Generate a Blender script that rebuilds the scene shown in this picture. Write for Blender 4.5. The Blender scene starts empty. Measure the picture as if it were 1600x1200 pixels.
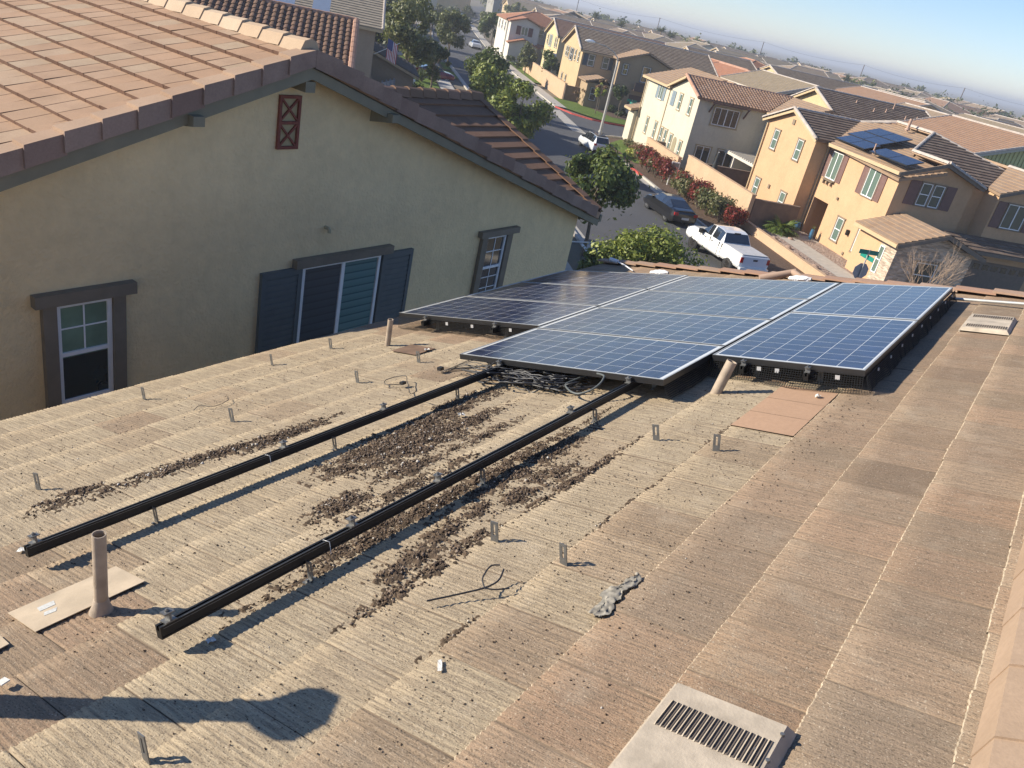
import bpy, math, random
import numpy as np
from mathutils import Vector, Matrix, noise
random.seed(7); RNG = np.random.default_rng(7)
S = bpy.context.scene; COL = S.collection; R_ = math.radians
# ------------------------------------------------------------------ camera
CAMZ = 10.0
yaw, pitch, roll = R_(31.31911), R_(26.00437), R_(12.99592)
F = Vector((math.cos(yaw)*math.cos(pitch), math.sin(yaw)*math.cos(pitch), -math.sin(pitch)))
r0 = Vector((math.sin(yaw), -math.cos(yaw), 0)); u0 = r0.cross(F)
rr = math.cos(roll)*r0+math.sin(roll)*u0; uu = -math.sin(roll)*r0+math.cos(roll)*u0
cam = bpy.data.cameras.new('camera'); co = bpy.data.objects.new('camera', cam); COL.objects.link(co); S.camera = co
co.matrix_world = Matrix(((rr.x, uu.x, -F.x, 0), (rr.y, uu.y, -F.y, 0), (rr.z, uu.z, -F.z, CAMZ), (0, 0, 0, 1)))
cam.sensor_width = 36; cam.lens = 1236.42/1600*36; cam.clip_start = 0.05; cam.clip_end = 20000
# ------------------------------------------------------------------ light
SAZ, SEL = R_(122), R_(24.5)
sd = Vector((math.cos(SAZ)*math.cos(SEL), math.sin(SAZ)*math.cos(SEL), math.sin(SEL)))
w = bpy.data.worlds.new('World'); S.world = w; w.use_nodes = True
nt = w.node_tree; nt.nodes.clear()
sky = nt.nodes.new('ShaderNodeTexSky'); sky.sky_type = 'NISHITA'; sky.sun_disc = False
sky.sun_elevation = SEL; sky.sun_rotation = math.atan2(sd.x, sd.y); sky.altitude = 0; sky.air_density = 0.9; sky.dust_density = 0.0; sky.ozone_density = 5.0
bg = nt.nodes.new('ShaderNodeBackground'); bg.inputs[1].default_value = 0.115
wo = nt.nodes.new('ShaderNodeOutputWorld'); tint = nt.nodes.new('ShaderNodeMixRGB'); tint.blend_type = 'MULTIPLY'; tint.inputs[0].default_value = 1; tint.inputs[2].default_value = (.92, .85, .88, 1); nt.links.new(sky.outputs[0], tint.inputs[1]); nt.links.new(tint.outputs[0], bg.inputs[0]); nt.links.new(bg.outputs[0], wo.inputs[0])
sl = bpy.data.lights.new('sun', 'SUN'); sl.energy = 4.7; sl.angle = R_(0.53); sl.color = (1, .905, .755)
so = bpy.data.objects.new('sun', sl); COL.objects.link(so); so.rotation_euler = (-sd).to_track_quat('-Z', 'Y').to_euler(); so.location = (0, 0, 60)
S.view_settings.view_transform = 'Standard'; S.view_settings.look = 'None'; S.view_settings.exposure = 0.78; S.view_settings.gamma = 1
S.cycles.volume_bounces = 0; S.cycles.max_bounces = 6; S.cycles.diffuse_bounces = 3; S.cycles.transparent_max_bounces = 12

# ------------------------------------------------------------------ frames
TH = R_(18.20229); CT, ST = math.cos(TH), math.sin(TH); HP = 1.42445462
def XR(p):   # our roof: s along the ridge, w down the slope, o above the tile surface
    s, w_, o = p; o -= .16
    return (s, w_*CT+o*ST, -w_*ST+CAMZ-HP+o*CT)
UA = R_(46.5); CU, SU = math.cos(UA), math.sin(UA)
def XU(p):   # street frame
    return (p[0]*CU-p[1]*SU, p[0]*SU+p[1]*CU, p[2])
def XW(p): return p
# ------------------------------------------------------------------ helpers
def prop(o, label, cat, group=None, kind=None):
    if label: o['label'] = label
    if cat: o['category'] = cat
    if group: o['group'] = group
    if kind: o['kind'] = kind
    return o
def empty(name, loc, label, cat, group=None, rot=(0, 0, 0)):
    o = bpy.data.objects.new(name, None); COL.objects.link(o); o.location = loc; o.rotation_euler = rot; o.empty_display_size = .3
    return prop(o, label, cat, group)
class MB:
    def __init__(s): s.v = []; s.f = []; s.r = []; s.m = []; s.sm = []
    def face(s, pts, r=.5, m=0, sm=False):
        n = len(s.v); s.v += [tuple(p) for p in pts]; s.f.append(tuple(range(n, n+len(pts)))); s.r.append(r); s.m.append(m); s.sm.append(sm)
    def mesh(s, vs, fs, r=.5, m=0, sm=False):
        n = len(s.v); s.v += [tuple(p) for p in vs]
        for f in fs: s.f.append(tuple(n+i for i in f)); s.r.append(r); s.m.append(m); s.sm.append(sm)
    def box(s, x0, x1, y0, y1, z0, z1, r=.5, m=0):
        v = [(x0,y0,z0),(x1,y0,z0),(x1,y1,z0),(x0,y1,z0),(x0,y0,z1),(x1,y0,z1),(x1,y1,z1),(x0,y1,z1)]
        s.mesh(v, [(0,3,2,1),(4,5,6,7),(0,1,5,4),(1,2,6,5),(2,3,7,6),(3,0,4,7)], r, m)
    def slab(s, pts, t, r=.5, m=0, d=(0, 0, -1)):   # polygon pts thickened by t along d
        n = len(pts); b = [tuple(p[i]+d[i]*t for i in range(3)) for p in pts]
        s.mesh(list(pts)+b, [tuple(range(n)), tuple(range(2*n-1, n-1, -1))]+[(i, n+i, n+(i+1)%n, (i+1)%n) for i in range(n)], r, m)
    def bar(s, P, Q, w_, h, up=(0, 0, 1), r=.5, m=0):
        P, Q, up = Vector(P), Vector(Q), Vector(up); d = (Q-P).normalized(); sx = d.cross(up)
        if sx.length < 1e-5: sx = d.cross(Vector((1, 0, 0)))
        sx.normalize(); uz = sx.cross(d)
        v = [X+a*sx*w_/2+b*uz*h/2 for X in (P, Q) for a, b in ((-1,-1),(1,-1),(1,1),(-1,1))]
        s.mesh(v, [(0,3,2,1),(4,5,6,7),(0,1,5,4),(1,2,6,5),(2,3,7,6),(3,0,4,7)], r, m)
    def tube(s, pts, rad, seg=8, r=.5, m=0, cap=True):
        pts = [Vector(p) for p in pts]; n = len(pts); rads = rad if isinstance(rad, (list, tuple)) else [rad]*n
        vs = []; prev = None
        for i, p in enumerate(pts):
            d = (pts[min(i+1, n-1)]-pts[max(i-1, 0)]); 
            if d.length < 1e-9: d = Vector((0, 0, 1))
            d.normalize()
            if prev is None: a = d.orthogonal().normalized()
            else:
                a = prev-d*prev.dot(d)
                a = a.normalized() if a.length > 1e-6 else d.orthogonal().normalized()
            prev = a; b = d.cross(a)
            vs += [p+(a*math.cos(2*math.pi*k/seg)+b*math.sin(2*math.pi*k/seg))*rads[i] for k in range(seg)]
        fs = [(i*seg+k, i*seg+(k+1)%seg, (i+1)*seg+(k+1)%seg, (i+1)*seg+k) for i in range(n-1) for k in range(seg)]
        s.mesh(vs, fs, r, m, True)
        if cap:
            s.face(vs[:seg][::-1], r, m); s.face(vs[-seg:], r, m)
    def build(s, name, mats, parent=None, xf=XW, org=None):
        me = bpy.data.meshes.new(name)
        V = [xf(p) for p in s.v]
        if org is None: org = wl(parent) if parent is not None and xf is not XL else (0, 0, 0)
        V = [(p[0]-org[0], p[1]-org[1], p[2]-org[2]) for p in V]
        me.from_pydata(V, [], s.f)
        a = me.attributes.new('rnd', 'FLOAT', 'FACE'); a.data.foreach_set('value', s.r)
        me.polygons.foreach_set('material_index', s.m); me.polygons.foreach_set('use_smooth', s.sm)
        for m in (mats if isinstance(mats, (list, tuple)) else [mats]): me.materials.append(m)
        o = bpy.data.objects.new(name, me); COL.objects.link(o)
        if parent is not None: o.parent = parent
        elif org != (0, 0, 0): o.location = org
        return o
def wl(o):
    v = Vector((0, 0, 0))
    while o is not None: v += o.location; o = o.parent
    return tuple(v)
def XL(p): return p     # local coordinates of a rotated parent
def np_mesh(name, V, Fq, rnd, mats, parent=None, org=(0, 0, 0), smooth=False, mi=None):
    V = np.asarray(V, dtype=np.float32)-np.array(org, dtype=np.float32); Fq = np.asarray(Fq, dtype=np.int32)
    me = bpy.data.meshes.new(name); k = Fq.shape[1]
    me.vertices.add(len(V)); me.vertices.foreach_set('co', V.ravel())
    me.loops.add(Fq.size); me.loops.foreach_set('vertex_index', Fq.ravel())
    me.polygons.add(len(Fq)); me.polygons.foreach_set('loop_start', np.arange(0, Fq.size, k, dtype=np.int32))
    me.polygons.foreach_set('loop_total', np.full(len(Fq), k, dtype=np.int32))
    if smooth: me.polygons.foreach_set('use_smooth', np.ones(len(Fq), dtype=bool))
    for m in (mats if isinstance(mats, (list, tuple)) else [mats]): me.materials.append(m)
    if mi is not None: me.polygons.foreach_set('material_index', np.asarray(mi, dtype=np.int32))
    me.update(calc_edges=True)
    a = me.attributes.new('rnd', 'FLOAT', 'FACE'); a.data.foreach_set('value', np.asarray(rnd, dtype=np.float32))
    o = bpy.data.objects.new(name, me); COL.objects.link(o)
    if parent is not None: o.parent = parent
    elif tuple(org) != (0, 0, 0): o.location = org
    return o
def copy_tree(o, parent=None):
    c = o.copy(); COL.objects.link(c); c.parent = parent
    for ch in list(o.children): copy_tree(ch, c)
    return c
# ------------------------------------------------------------------ materials
MATS = {}
class G:
    def __init__(s, name, rough=.7, metal=0, spec=.5):
        s.mat = bpy.data.materials.new(name); s.mat.use_nodes = True; s.t = s.mat.node_tree; s.b = s.t.nodes['Principled BSDF']
        s.b.inputs['Roughness'].default_value = rough; s.b.inputs['Metallic'].default_value = metal; s.b.inputs['Specular IOR Level'].default_value = spec
        s.tc = s.n('TexCoord')
    def n(s, t, **k):
        x = s.t.nodes.new('ShaderNode'+t)
        for a, b in k.items(): setattr(x, a, b)
        return x
    def l(s, a, b): s.t.links.new(a, b)
    def math(s, op, a, b=None, c=None):
        x = s.n('Math', operation=op)
        for i, q in enumerate((a, b, c)):
            if q is None: continue
            if isinstance(q, (int, float)): x.inputs[i].default_value = q
            else: s.l(q, x.inputs[i])
        return x.outputs[0]
    def noise(s, scale, detail=4, rough=.55, vec=None, stretch=None, co='Object'):
        v = vec or s.tc.outputs[co]
        if stretch:
            mp = s.n('Mapping'); mp.inputs['Scale'].default_value = stretch; s.l(v, mp.inputs[0]); v = mp.outputs[0]
        x = s.n('TexNoise'); x.inputs['Scale'].default_value = scale; x.inputs['Detail'].default_value = detail; x.inputs['Roughness'].default_value = rough; s.l(v, x.inputs['Vector']); return x.outputs['Fac']
    def ramp(s, fac, stops, interp='LINEAR'):
        x = s.n('ValToRGB'); x.color_ramp.interpolation = interp; e = x.color_ramp.elements
        while len(e) < len(stops): e.new(.5)
        for i, (p, c) in enumerate(stops): e[i].position = p; e[i].color = (c[0], c[1], c[2], 1) if not isinstance(c, (int, float)) else (c, c, c, 1)
        s.l(fac, x.inputs[0]); return x.outputs[0]
    def mix(s, fac, a, b, mode='MIX'):
        x = s.n('MixRGB', blend_type=mode)
        for i, q in enumerate((fac, a, b)):
            if isinstance(q, (int, float)): x.inputs[i].default_value = q
            elif isinstance(q, tuple): x.inputs[i].default_value = (*q[:3], 1)
            else: s.l(q, x.inputs[i])
        return x.outputs[0]
    def rnd(s): return s.n('Attribute', attribute_name='rnd').outputs['Fac']
    def sep(s, v): x = s.n('SeparateXYZ'); s.l(v, x.inputs[0]); return x.outputs
    def col(s, c):
        if isinstance(c, tuple): s.b.inputs['Base Color'].default_value = (*c[:3], 1)
        else: s.l(c, s.b.inputs['Base Color'])
    def bump(s, h, strength=.3, dist=.01):
        x = s.n('Bump'); x.inputs['Strength'].default_value = strength; x.inputs['Distance'].default_value = dist; s.l(h, x.inputs['Height']); s.l(x.outputs[0], s.b.inputs['Normal'])
def sc(c, k): return tuple(min(1, x*k) for x in c)
def m_paint(name, c, rough=.5, metal=0, var=.12, scale=6, bump=0):
    if name in MATS: return MATS[name]
    g = G(name, rough, metal); n = g.noise(scale)
    g.col(g.ramp(n, [(.3, sc(c, 1-var)), (.7, sc(c, 1+var))]))
    if bump: g.bump(g.noise(scale*12), bump, .004)
    MATS[name] = g.mat; return g.mat
def m_stucco(name, c, bscale=60, bstr=.5, bd=.006, var=.10):
    if name in MATS: return MATS[name]
    g = G(name, .92, 0, .2); n = g.noise(.8, 5); n2 = g.noise(7, 5)
    c1 = g.ramp(n, [(.3, sc(c, 1-var)), (.72, sc(c, 1+var))]); c1 = g.mix(.35, c1, g.ramp(n2, [(.3, sc(c, .85)), (.7, sc(c, 1.12))]))
    st = g.noise(3, 4, .6, stretch=(1, 1, .12)); c1 = g.mix(g.ramp(st, [(.55, 0.0), (.8, .28)]), c1, sc(c, .72))
    g.col(c1); g.bump(g.noise(bscale, 6, .65), bstr, bd); MATS[name] = g.mat; return g.mat
def m_tile(name, cols, rough=.85, mott=.35, grit=True):
    if name in MATS: return MATS[name]
    g = G(name, rough, 0, .25); n = len(cols)
    base = g.ramp(g.rnd(), [(i/max(1, n-1), c) for i, c in enumerate(cols)])
    dark = sc(cols[0], .6); nn = g.noise(2.2, 5, .6)
    c1 = g.mix(g.ramp(nn, [(.42, 0.0), (.75, mott)]), base, dark)
    c1 = g.mix(g.ramp(g.noise(45, 3), [(.35, .25), (.65, 0.0)]), c1, sc(cols[0], .7))
    g.col(c1)
    if grit: g.bump(g.noise(90, 3), .35, .004)
    MATS[name] = g.mat; return g.mat
def m_leaf(name, cols, rough=.5):
    if name in MATS: return MATS[name]
    g = G(name, rough, 0, .35); n = len(cols)
    c = g.ramp(g.rnd(), [(i/max(1, n-1), x) for i, x in enumerate(cols)]); g.col(c)
    tr = g.n('BsdfTranslucent'); g.l(g.mix(.5, c, (.25, .3, .03), 'MIX'), tr.inputs[0]); ms = g.n('MixShader'); ms.inputs[0].default_value = .22
    out = g.t.nodes['Material Output']; g.l(g.b.outputs[0], ms.inputs[1]); g.l(tr.outputs[0], ms.inputs[2]); g.l(ms.outputs[0], out.inputs[0])
    MATS[name] = g.mat; return g.mat
def m_glass(name, c=(.02, .03, .035), slat=0, rough=.06):
    if name in MATS: return MATS[name]
    g = G(name, rough, 0, .9)
    if slat:
        z = g.sep(g.tc.outputs['Object'])[2]; f = g.math('FRACT', g.math('MULTIPLY', z, slat)); g.col(g.ramp(f, [(0.0, sc(c, .45)), (.12, c), (.85, sc(c, 1.25)), (1.0, sc(c, .5))]))
    else: g.col(g.ramp(g.noise(2), [(.3, sc(c, .7)), (.7, sc(c, 1.5))]))
    g.b.inputs['Coat Weight'].default_value = .6; g.b.inputs['Coat Roughness'].default_value = .03
    MATS[name] = g.mat; return g.mat
WHITE = m_paint('white_vinyl', (.82, .83, .82), .4, 0, .05)
TRIM = m_paint('taupe_trim', (.20, .165, .12), .75, 0, .12, 5, .3)
TRIMH = m_paint('olive_fascia', (.21, .19, .13), .7, 0, .1, 5, .3)
BLUEGREY = m_paint('blue_grey_paint', (.10, .12, .125), .55, 0, .08)
BLACKM = m_paint('black_metal', (.006, .006, .006), .5, .1, .2, 20)
STEEL = m_paint('galvanised_steel', (.20, .20, .195), .5, .7, .25, 30)
RUBBER = m_paint('black_rubber', (.015, .015, .015), .7, 0, .2, 20)
CABLE = m_paint('black_cable', (.022, .022, .024), .42, 0, .3, 20)
CONC = m_paint('pale_concrete', (.42, .39, .34), .9, 0, .12, 3, .2)
BARK = m_paint('bark', (.16, .125, .09), .95, 0, .3, 9, .5)

# ------------------------------------------------------------------ tiled roof planes
def clip(poly, axis, val, keep_less):
    out = []
    for i in range(len(poly)):
        a, b = poly[i], poly[(i+1) % len(poly)]
        ia = a[axis] <= val+1e-9 if keep_less else a[axis] >= val-1e-9
        ib = b[axis] <= val+1e-9 if keep_less else b[axis] >= val-1e-9
        if ia: out.append(a)
        if ia != ib:
            t = (val-a[axis])/(b[axis]-a[axis]); out.append((a[0]+(b[0]-a[0])*t, a[1]+(b[1]-a[1])*t))
    return out
def tiles(mb, pts, style='flat', course=.35, tile=.33, th=.035, gap=0, jit=0, slab=.14, m=0, rfun=None, up=.01, nm=None):
    nm = m if nm is None else nm
    P = [Vector(p) for p in pts]; n = (P[1]-P[0]).cross(P[2]-P[0]).normalized()
    if n.z < 0: n = -n
    ea = Vector((0, 0, 1)).cross(n).normalized(); eb = ea.cross(n).normalized()
    if eb.z > 0: eb = -eb
    O = P[0]; q = [((p-O).dot(ea), (p-O).dot(eb)) for p in P]
    def W(a, b, z): return O+ea*a+eb*b+n*(z+up)
    if slab:
        mb.slab([O+ea*a+eb*b for a, b in q], slab, .3, m, tuple(-n))
    b0, b1 = min(x[1] for x in q), max(x[1] for x in q); a0, a1 = min(x[0] for x in q), max(x[0] for x in q)
    k = 0; nb = int(math.ceil((b1-b0)/course-1e-6))
    for k in range(nb):
        hi = b1-k*course; lo = hi-course   # nose at hi
        band = clip(clip(q, 1, lo, False), 1, hi, True)
        if len(band) < 3: continue
        off = (k % 2)*tile*.5 if style != 'barrel' else 0
        na = int((a1-a0)/tile)+3
        for j in range(-1, na):
            x0 = a0+j*tile-off; x1 = x0+tile
            c = clip(clip(band, 0, x0+gap, False), 0, x1-gap, True)
            if len(c) < 3: continue
            r = rfun(x0, hi) if rfun else random.random()
            dz = random.uniform(0, jit)
            if style == 'barrel':
                ns = 5
                for i in range(ns):
                    xa, xb = x0+tile*i/ns, x0+tile*(i+1)/ns
                    cc = clip(clip(c, 0, xa, False), 0, xb, True)
                    if len(cc) < 3: continue
                    zf = lambda a, b: th*(b-lo)/course*.6+.055*max(0, math.sin(math.pi*min(1, max(0, (a-x0)/tile))))
                    mb.face([W(a, b, zf(a, b)) for a, b in cc], r, m)
                    nn = [p for p in cc if abs(p[1]-hi) < 1e-4]
                    if len(nn) == 2: mb.face([W(*nn[0], zf(*nn[0])), W(*nn[1], zf(*nn[1])), W(*nn[1], 0), W(*nn[0], 0)], r*.6, nm)
            else:
                zf = lambda a, b: (th+dz)*(b-lo)/course
                mb.face([W(a, b, zf(a, b)) for a, b in c], r, m)
                nn = [p for p in c if abs(p[1]-hi) < 1e-4]
                if len(nn) == 2: mb.face([W(*nn[0], zf(*nn[0])), W(*nn[1], zf(*nn[1])), W(*nn[1], 0), W(*nn[0], 0)], r*.8, nm)
                if gap:
                    for i in range(len(c)):
                        A_, B_ = c[i], c[(i+1) % len(c)]
                        if abs(A_[0]-B_[0]) < 1e-6: mb.face([W(*A_, zf(*A_)), W(*B_, zf(*B_)), W(*B_, 0), W(*A_, 0)], r, nm)
def caps(mb, P, Q, w_=.22, h=.07, step=.36, m=0, lo=.06, over=.012):
    P, Q = Vector(P), Vector(Q); L = (Q-P).length; n = max(1, int(L/step)); d = (Q-P).normalized(); sx = d.cross(Vector((0, 0, 1))).normalized(); up = sx.cross(d)
    for i in range(n):
        A = P+d*(L*i/n-.02); B = P+d*(L*(i+1)/n+.02); r = random.random()
        pr = lambda X, e: [X-sx*w_/2-up*lo+up*e, X-sx*w_*.28+up*(h*.75+e), X+up*(h+e), X+sx*w_*.28+up*(h*.75+e), X+sx*w_/2-up*lo+up*e]
        a, b = pr(A, over), pr(B, 0)
        for k in range(4): mb.face([a[k], a[k+1], b[k+1], b[k]], r, m)
        mb.face(a[::-1], r, m); mb.face(b, r, m)
# ================================================================== setting: ground, street
def sheet(name, polys, z, mat, kind='structure', label=None, cat=None, t=0):
    mb = MB()
    for p in polys:
        if t: mb.slab([(a, b, z) for a, b in p], t)
        else: mb.face([(a, b, z) for a, b in p])
    o = mb.build(name, mat, None, XU); o['kind'] = kind; prop(o, label, cat); return o
g = G('ground_soil', .95); g.col(g.mix(.5, g.ramp(g.noise(.02, 6), [(.35, (.17, .13, .09)), (.6, (.12, .13, .06)), (.75, (.24, .19, .14))]), g.ramp(g.noise(.6, 6), [(.3, (.12, .1, .07)), (.7, (.26, .2, .15))]))); g.bump(g.noise(4, 6), .5, .05); SOIL = g.mat
g = G('asphalt', .9); g.col(g.mix(.5, g.ramp(g.noise(.35, 5), [(.3, (.055, .057, .062)), (.7, (.095, .096, .10))]), g.ramp(g.noise(25, 3), [(.3, (.05, .05, .055)), (.7, (.12, .12, .12))]))); g.bump(g.noise(60, 4), .4, .01); ASPH = g.mat
g = G('lawn', .95, 0, .1); g.col(g.mix(.5, g.ramp(g.noise(.5, 5), [(.3, (.09, .14, .03)), (.7, (.16, .22, .05))]), g.ramp(g.noise(30, 4), [(.3, (.05, .09, .02)), (.7, (.2, .27, .07))]))); g.bump(g.noise(40, 4), .8, .05); LAWN = g.mat
g = G('mulch', .95); g.col(g.ramp(g.noise(14, 5), [(.3, (.05, .032, .02)), (.7, (.16, .10, .065))])); g.bump(g.noise(20, 5), .8, .04); MULCH = g.mat
g = G('river_gravel', .9); vo = g.n('TexVoronoi'); vo.inputs['Scale'].default_value = 9; g.l(g.tc.outputs['Object'], vo.inputs[0]); g.col(g.mix(.6, g.ramp(g.sep(vo.outputs['Color'])[0], [(0, (.16, .12, .1)), (.5, (.34, .25, .2)), (1, (.5, .42, .36))]), g.ramp(g.noise(3), [(.3, (.2, .15, .12)), (.7, (.4, .3, .24))]))); g.bump(vo.outputs['Distance'], .8, .06); GRAVEL = g.mat
REDK = m_paint('red_kerb_paint', (.42, .06, .05), .75, 0, .25, 5)
LINEW = m_paint('white_road_paint', (.6, .6, .58), .8, 0, .15, 8)
sheet('ground', [[(-3000, -9000), (9000, -9000), (9000, 6000), (-3000, 6000)]], -.02, SOIL)
VL, VR = -11.4, -20.7
sheet('road', [[(-30, VR), (130, VR), (130, VL), (-30, VL)], [(130, VR), (210, VR-5), (210, VL-5), (130, VL)], [(210, VR-5), (320, VR-26), (320, VL-22), (210, VL-5)], [(320, VR-26), (420, VR-60), (420, VL-50), (320, VL-22)], [(71.8, VR+.01), (71.8, -75), (79.6, -75), (79.6, VR+.01)], [(68.4, VR+.005), (71.8, VR+.005), (71.8, -24.3), (70.6, -22.3)], [(79.6, VR+.005), (84.5, VR+.005), (81, -22), (79.6, -24.5)]], 0.0, ASPH)
sheet('concrete_gutter', [[(69.8, -20.55), (71.2, -20.55), (82.9, -20.9), (82.2, -19.7), (70.5, -19.3)], [(-30, VR+.0), (68.4, VR+.0), (68.4, VR+.45), (-30, VR+.45)], [(84.5, VR), (130, VR), (130, VR+.45), (84.5, VR+.45)], [(-30, VL-.45), (130, VL-.45), (130, VL), (-30, VL)]], .004, CONC)
sheet('road_marking', [[(73.3, -25.2), (73.7, -25.2), (73.7, -28.6), (73.3, -28.6)], [(75.6, -30), (75.72, -30), (75.72, -70), (75.6, -70)]], .008, LINEW)
kp = [(-30, VR), (68.4, VR), (70.2, VR-1.2), (71.2, VR-2.6), (71.8, VR-4.3), (71.8, -75)]
kp2 = [(79.6, -75), (79.6, -27.0), (79.3, -25.2), (79.8, -23.6), (81.4, -21.8), (84.5, VR), (130, VR), (210, VR-5), (320, VR-26)]
def kerb(pts, sgn, a0=0, a1=9999, w_=.16, h=.14, r=.5, mb=None):
    mb = mb or MB()
    for P, Q in zip(pts, pts[1:]):
        P, Q = Vector((*P, 0)), Vector((*Q, 0)); d = (Q-P).normalized(); nrm = Vector((-d.y, d.x, 0))*sgn
        mb.slab([P+Vector((0, 0, h)), Q+Vector((0, 0, h)), Q+nrm*w_+Vector((0, 0, h)), P+nrm*w_+Vector((0, 0, h))], h-.001)
    return mb
o = kerb([(-30, VR-.0), (54.6, VR), ], -1).build('kerb', CONC, None, XU); o['kind'] = 'structure'
mb = kerb([(57.4, VR)]+kp[1:], -1); kerb(kp2[-4:], -1, mb=mb); kerb([(-30, VL), (130, VL), (210, VL-5), (320, VL-22)], 1, mb=mb); o = mb.build('kerb', CONC, None, XU); o['kind'] = 'structure'
mb = kerb([(54.6, VR), (57.4, VR)], -1); kerb(kp2[:-3], -1, mb=mb); o = mb.build('red_kerb', REDK, None, XU); o['kind'] = 'structure'
# verges, sidewalks
sheet('planting_strip', [[(20, VR-.16), (68.3, VR-.16), (69.9, VR-1.5), (70.2, -24.2), (40, -27.4), (20, -27.4)]], .10, MULCH)
sheet('lawn', [[(59.3, VR-.9), (66.5, VR-.9), (69.8, VR-2.9), (69.5, -24.0), (59.3, -23.6)], [(82.0, -23.4), (85, -21.4), (92.4, -22.2), (91, -25.5), (84.0, -30.5), (80.6, -30.5), (80.2, -25)], [(104, -21.6), (128, -22.6), (128, -26.5), (104, -25.4)]], .125, LAWN)
sheet('mulch_bed', [[(84.4, -27), (90.6, -25.2), (90.6, -33), (84.4, -33)]], .135, MULCH)
sheet('sidewalk', [[(20, VL+1.6), (130, VL+1.6), (130, VL+3.1), (20, VL+3.1)], [(130, VL+1.6), (210, VL-3.4), (210, VL-1.9), (130, VL+3.1)], [(84.5, VR-.17), (130, VR-.17), (130, VR-1.4), (84.5, VR-1.3)], [(130, VR-.17), (210, VR-5.2), (210, VR-6.5), (130, VR-1.4)], [(86.5, VL+3.0), (90.5, VL+3.0), (90.5, VL+9.5), (86.5, VL+9.5)], [(104, VL+3.0), (109, VL+3.0), (109, VL+9.5), (104, VL+9.5)], [(118, VL+3.0), (123, VL+3.0), (123, VL+9.5), (118, VL+9.5)]], .14, CONC)
sheet('driveway', [[(84.0, -31), (90.4, -29.6), (92, -33.5), (84.0, -36.5)], [(34.2, -28.5), (27, -28.5), (27, -26), (30, -26)]], .145, CONC)
sheet('front_lawn', [[(66, VL+3.2), (86.3, VL+3.2), (86.3, VL+7.5), (66, VL+7.5)], [(90.7, VL+3.2), (103.8, VL+3.2), (103.8, VL+7.5), (90.7, VL+7.5)], [(91.5, VL+.2), (97.5, VL+.2), (97.5, VL+1.4), (91.5, VL+1.4)], [(99, VL+.2), (106, VL+.2), (106, VL+1.2), (99, VL+1.2)]], .12, LAWN)
sheet('gravel_bed', [[(20, -23.9), (45.2, -23.9), (45.2, -28.2), (20, -28.2)]], .35, GRAVEL, t=.3)
sheet('front_walk', [[(33, -25.2), (43.3, -25.2), (43.3, -26.6), (33, -26.6)], [(42.0, -26.6), (43.3, -26.6), (43.3, -28.0), (42.0, -28.0)]], .36, CONC)

# ================================================================== our roof
RROT = (-TH, 0, 0)
ROOT = Vector(XR((0, 0, 0)))
def on_roof(o, root):      # an object whose mesh is in roof coordinates
    o.parent = root; o.rotation_euler = RROT; o.location = ROOT-Vector(root.location); return o
house = empty('tiled_roof_house', (5, 2.2, 0), 'house under the camera with a pale dusty concrete tile roof and solar panels', 'house')
SE, SF = 10.2, 8.8          # far rake: s at the eave and at the ridge
def sfar(w_): return SF+(SE-SF)*(w_+.45)/5.85
g = G('broomed_concrete_tile', .93, 0, .15)
x = g.tc.outputs['Object']
base = g.ramp(g.rnd(), [(0, (.405, .33, .225)), (.3, (.38, .30, .20)), (.55, (.305, .22, .148)), (.75, (.32, .215, .14)), (.88, (.245, .185, .13)), (1, (.35, .245, .16))])
fr_ = g.math('FRACT', g.math('MULTIPLY', g.rnd(), 37.3)); base = g.mix(1.0, base, g.mix(g.ramp(g.rnd(), [(.3, 0.0), (.5, 1.0)]), (1, 1, 1), g.ramp(fr_, [(0, .80), (.5, .98), (1, 1.10)])), 'MULTIPLY')
big = g.noise(1.1, 5, .6); base = g.mix(g.ramp(big, [(.48, 0.0), (.75, .2)]), base, (.30, .22, .15))
st = g.noise(1, 4, .7, stretch=(95, 6, 95)); base = g.mix(g.ramp(st, [(.38, .6), (.56, 0.0)]), base, (.18, .14, .10))
sp = g.noise(230, 2, .5, stretch=(1, .38, 1)); base = g.mix(g.ramp(sp, [(.33, .7), (.43, 0.0)]), base, (.085, .065, .045))
sp2 = g.noise(160, 2, .5); base = g.mix(g.ramp(sp2, [(.63, 0.0), (.74, .6)]), base, (.62, .54, .42))
dst = g.noise(5, 6, .65); base = g.mix(g.ramp(dst, [(.52, 0.0), (.78, .28)]), base, (.52, .44, .33))
g.col(base)
hh = g.math('ADD', g.math('MULTIPLY', g.noise(1, 5, .7, stretch=(110, 12, 110)), .9), g.math('MULTIPLY', g.noise(170, 3), .6)); g.bump(hh, .75, .007)
ROOFM = g.mat
def tile_zone(s, w_):
    k = random.random()
    if w_ < .8: z = .50+.5*k
    elif s > 5.2: z = .45+.3*k
    elif s < 1.25 and w_ > 1.8: z = .42+.25*k
    elif w_ < 1.2: z = .10+.4*k
    else: z = .02+.22*k
    if random.random() < .08: z = min(1, z+.3)
    return z
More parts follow.
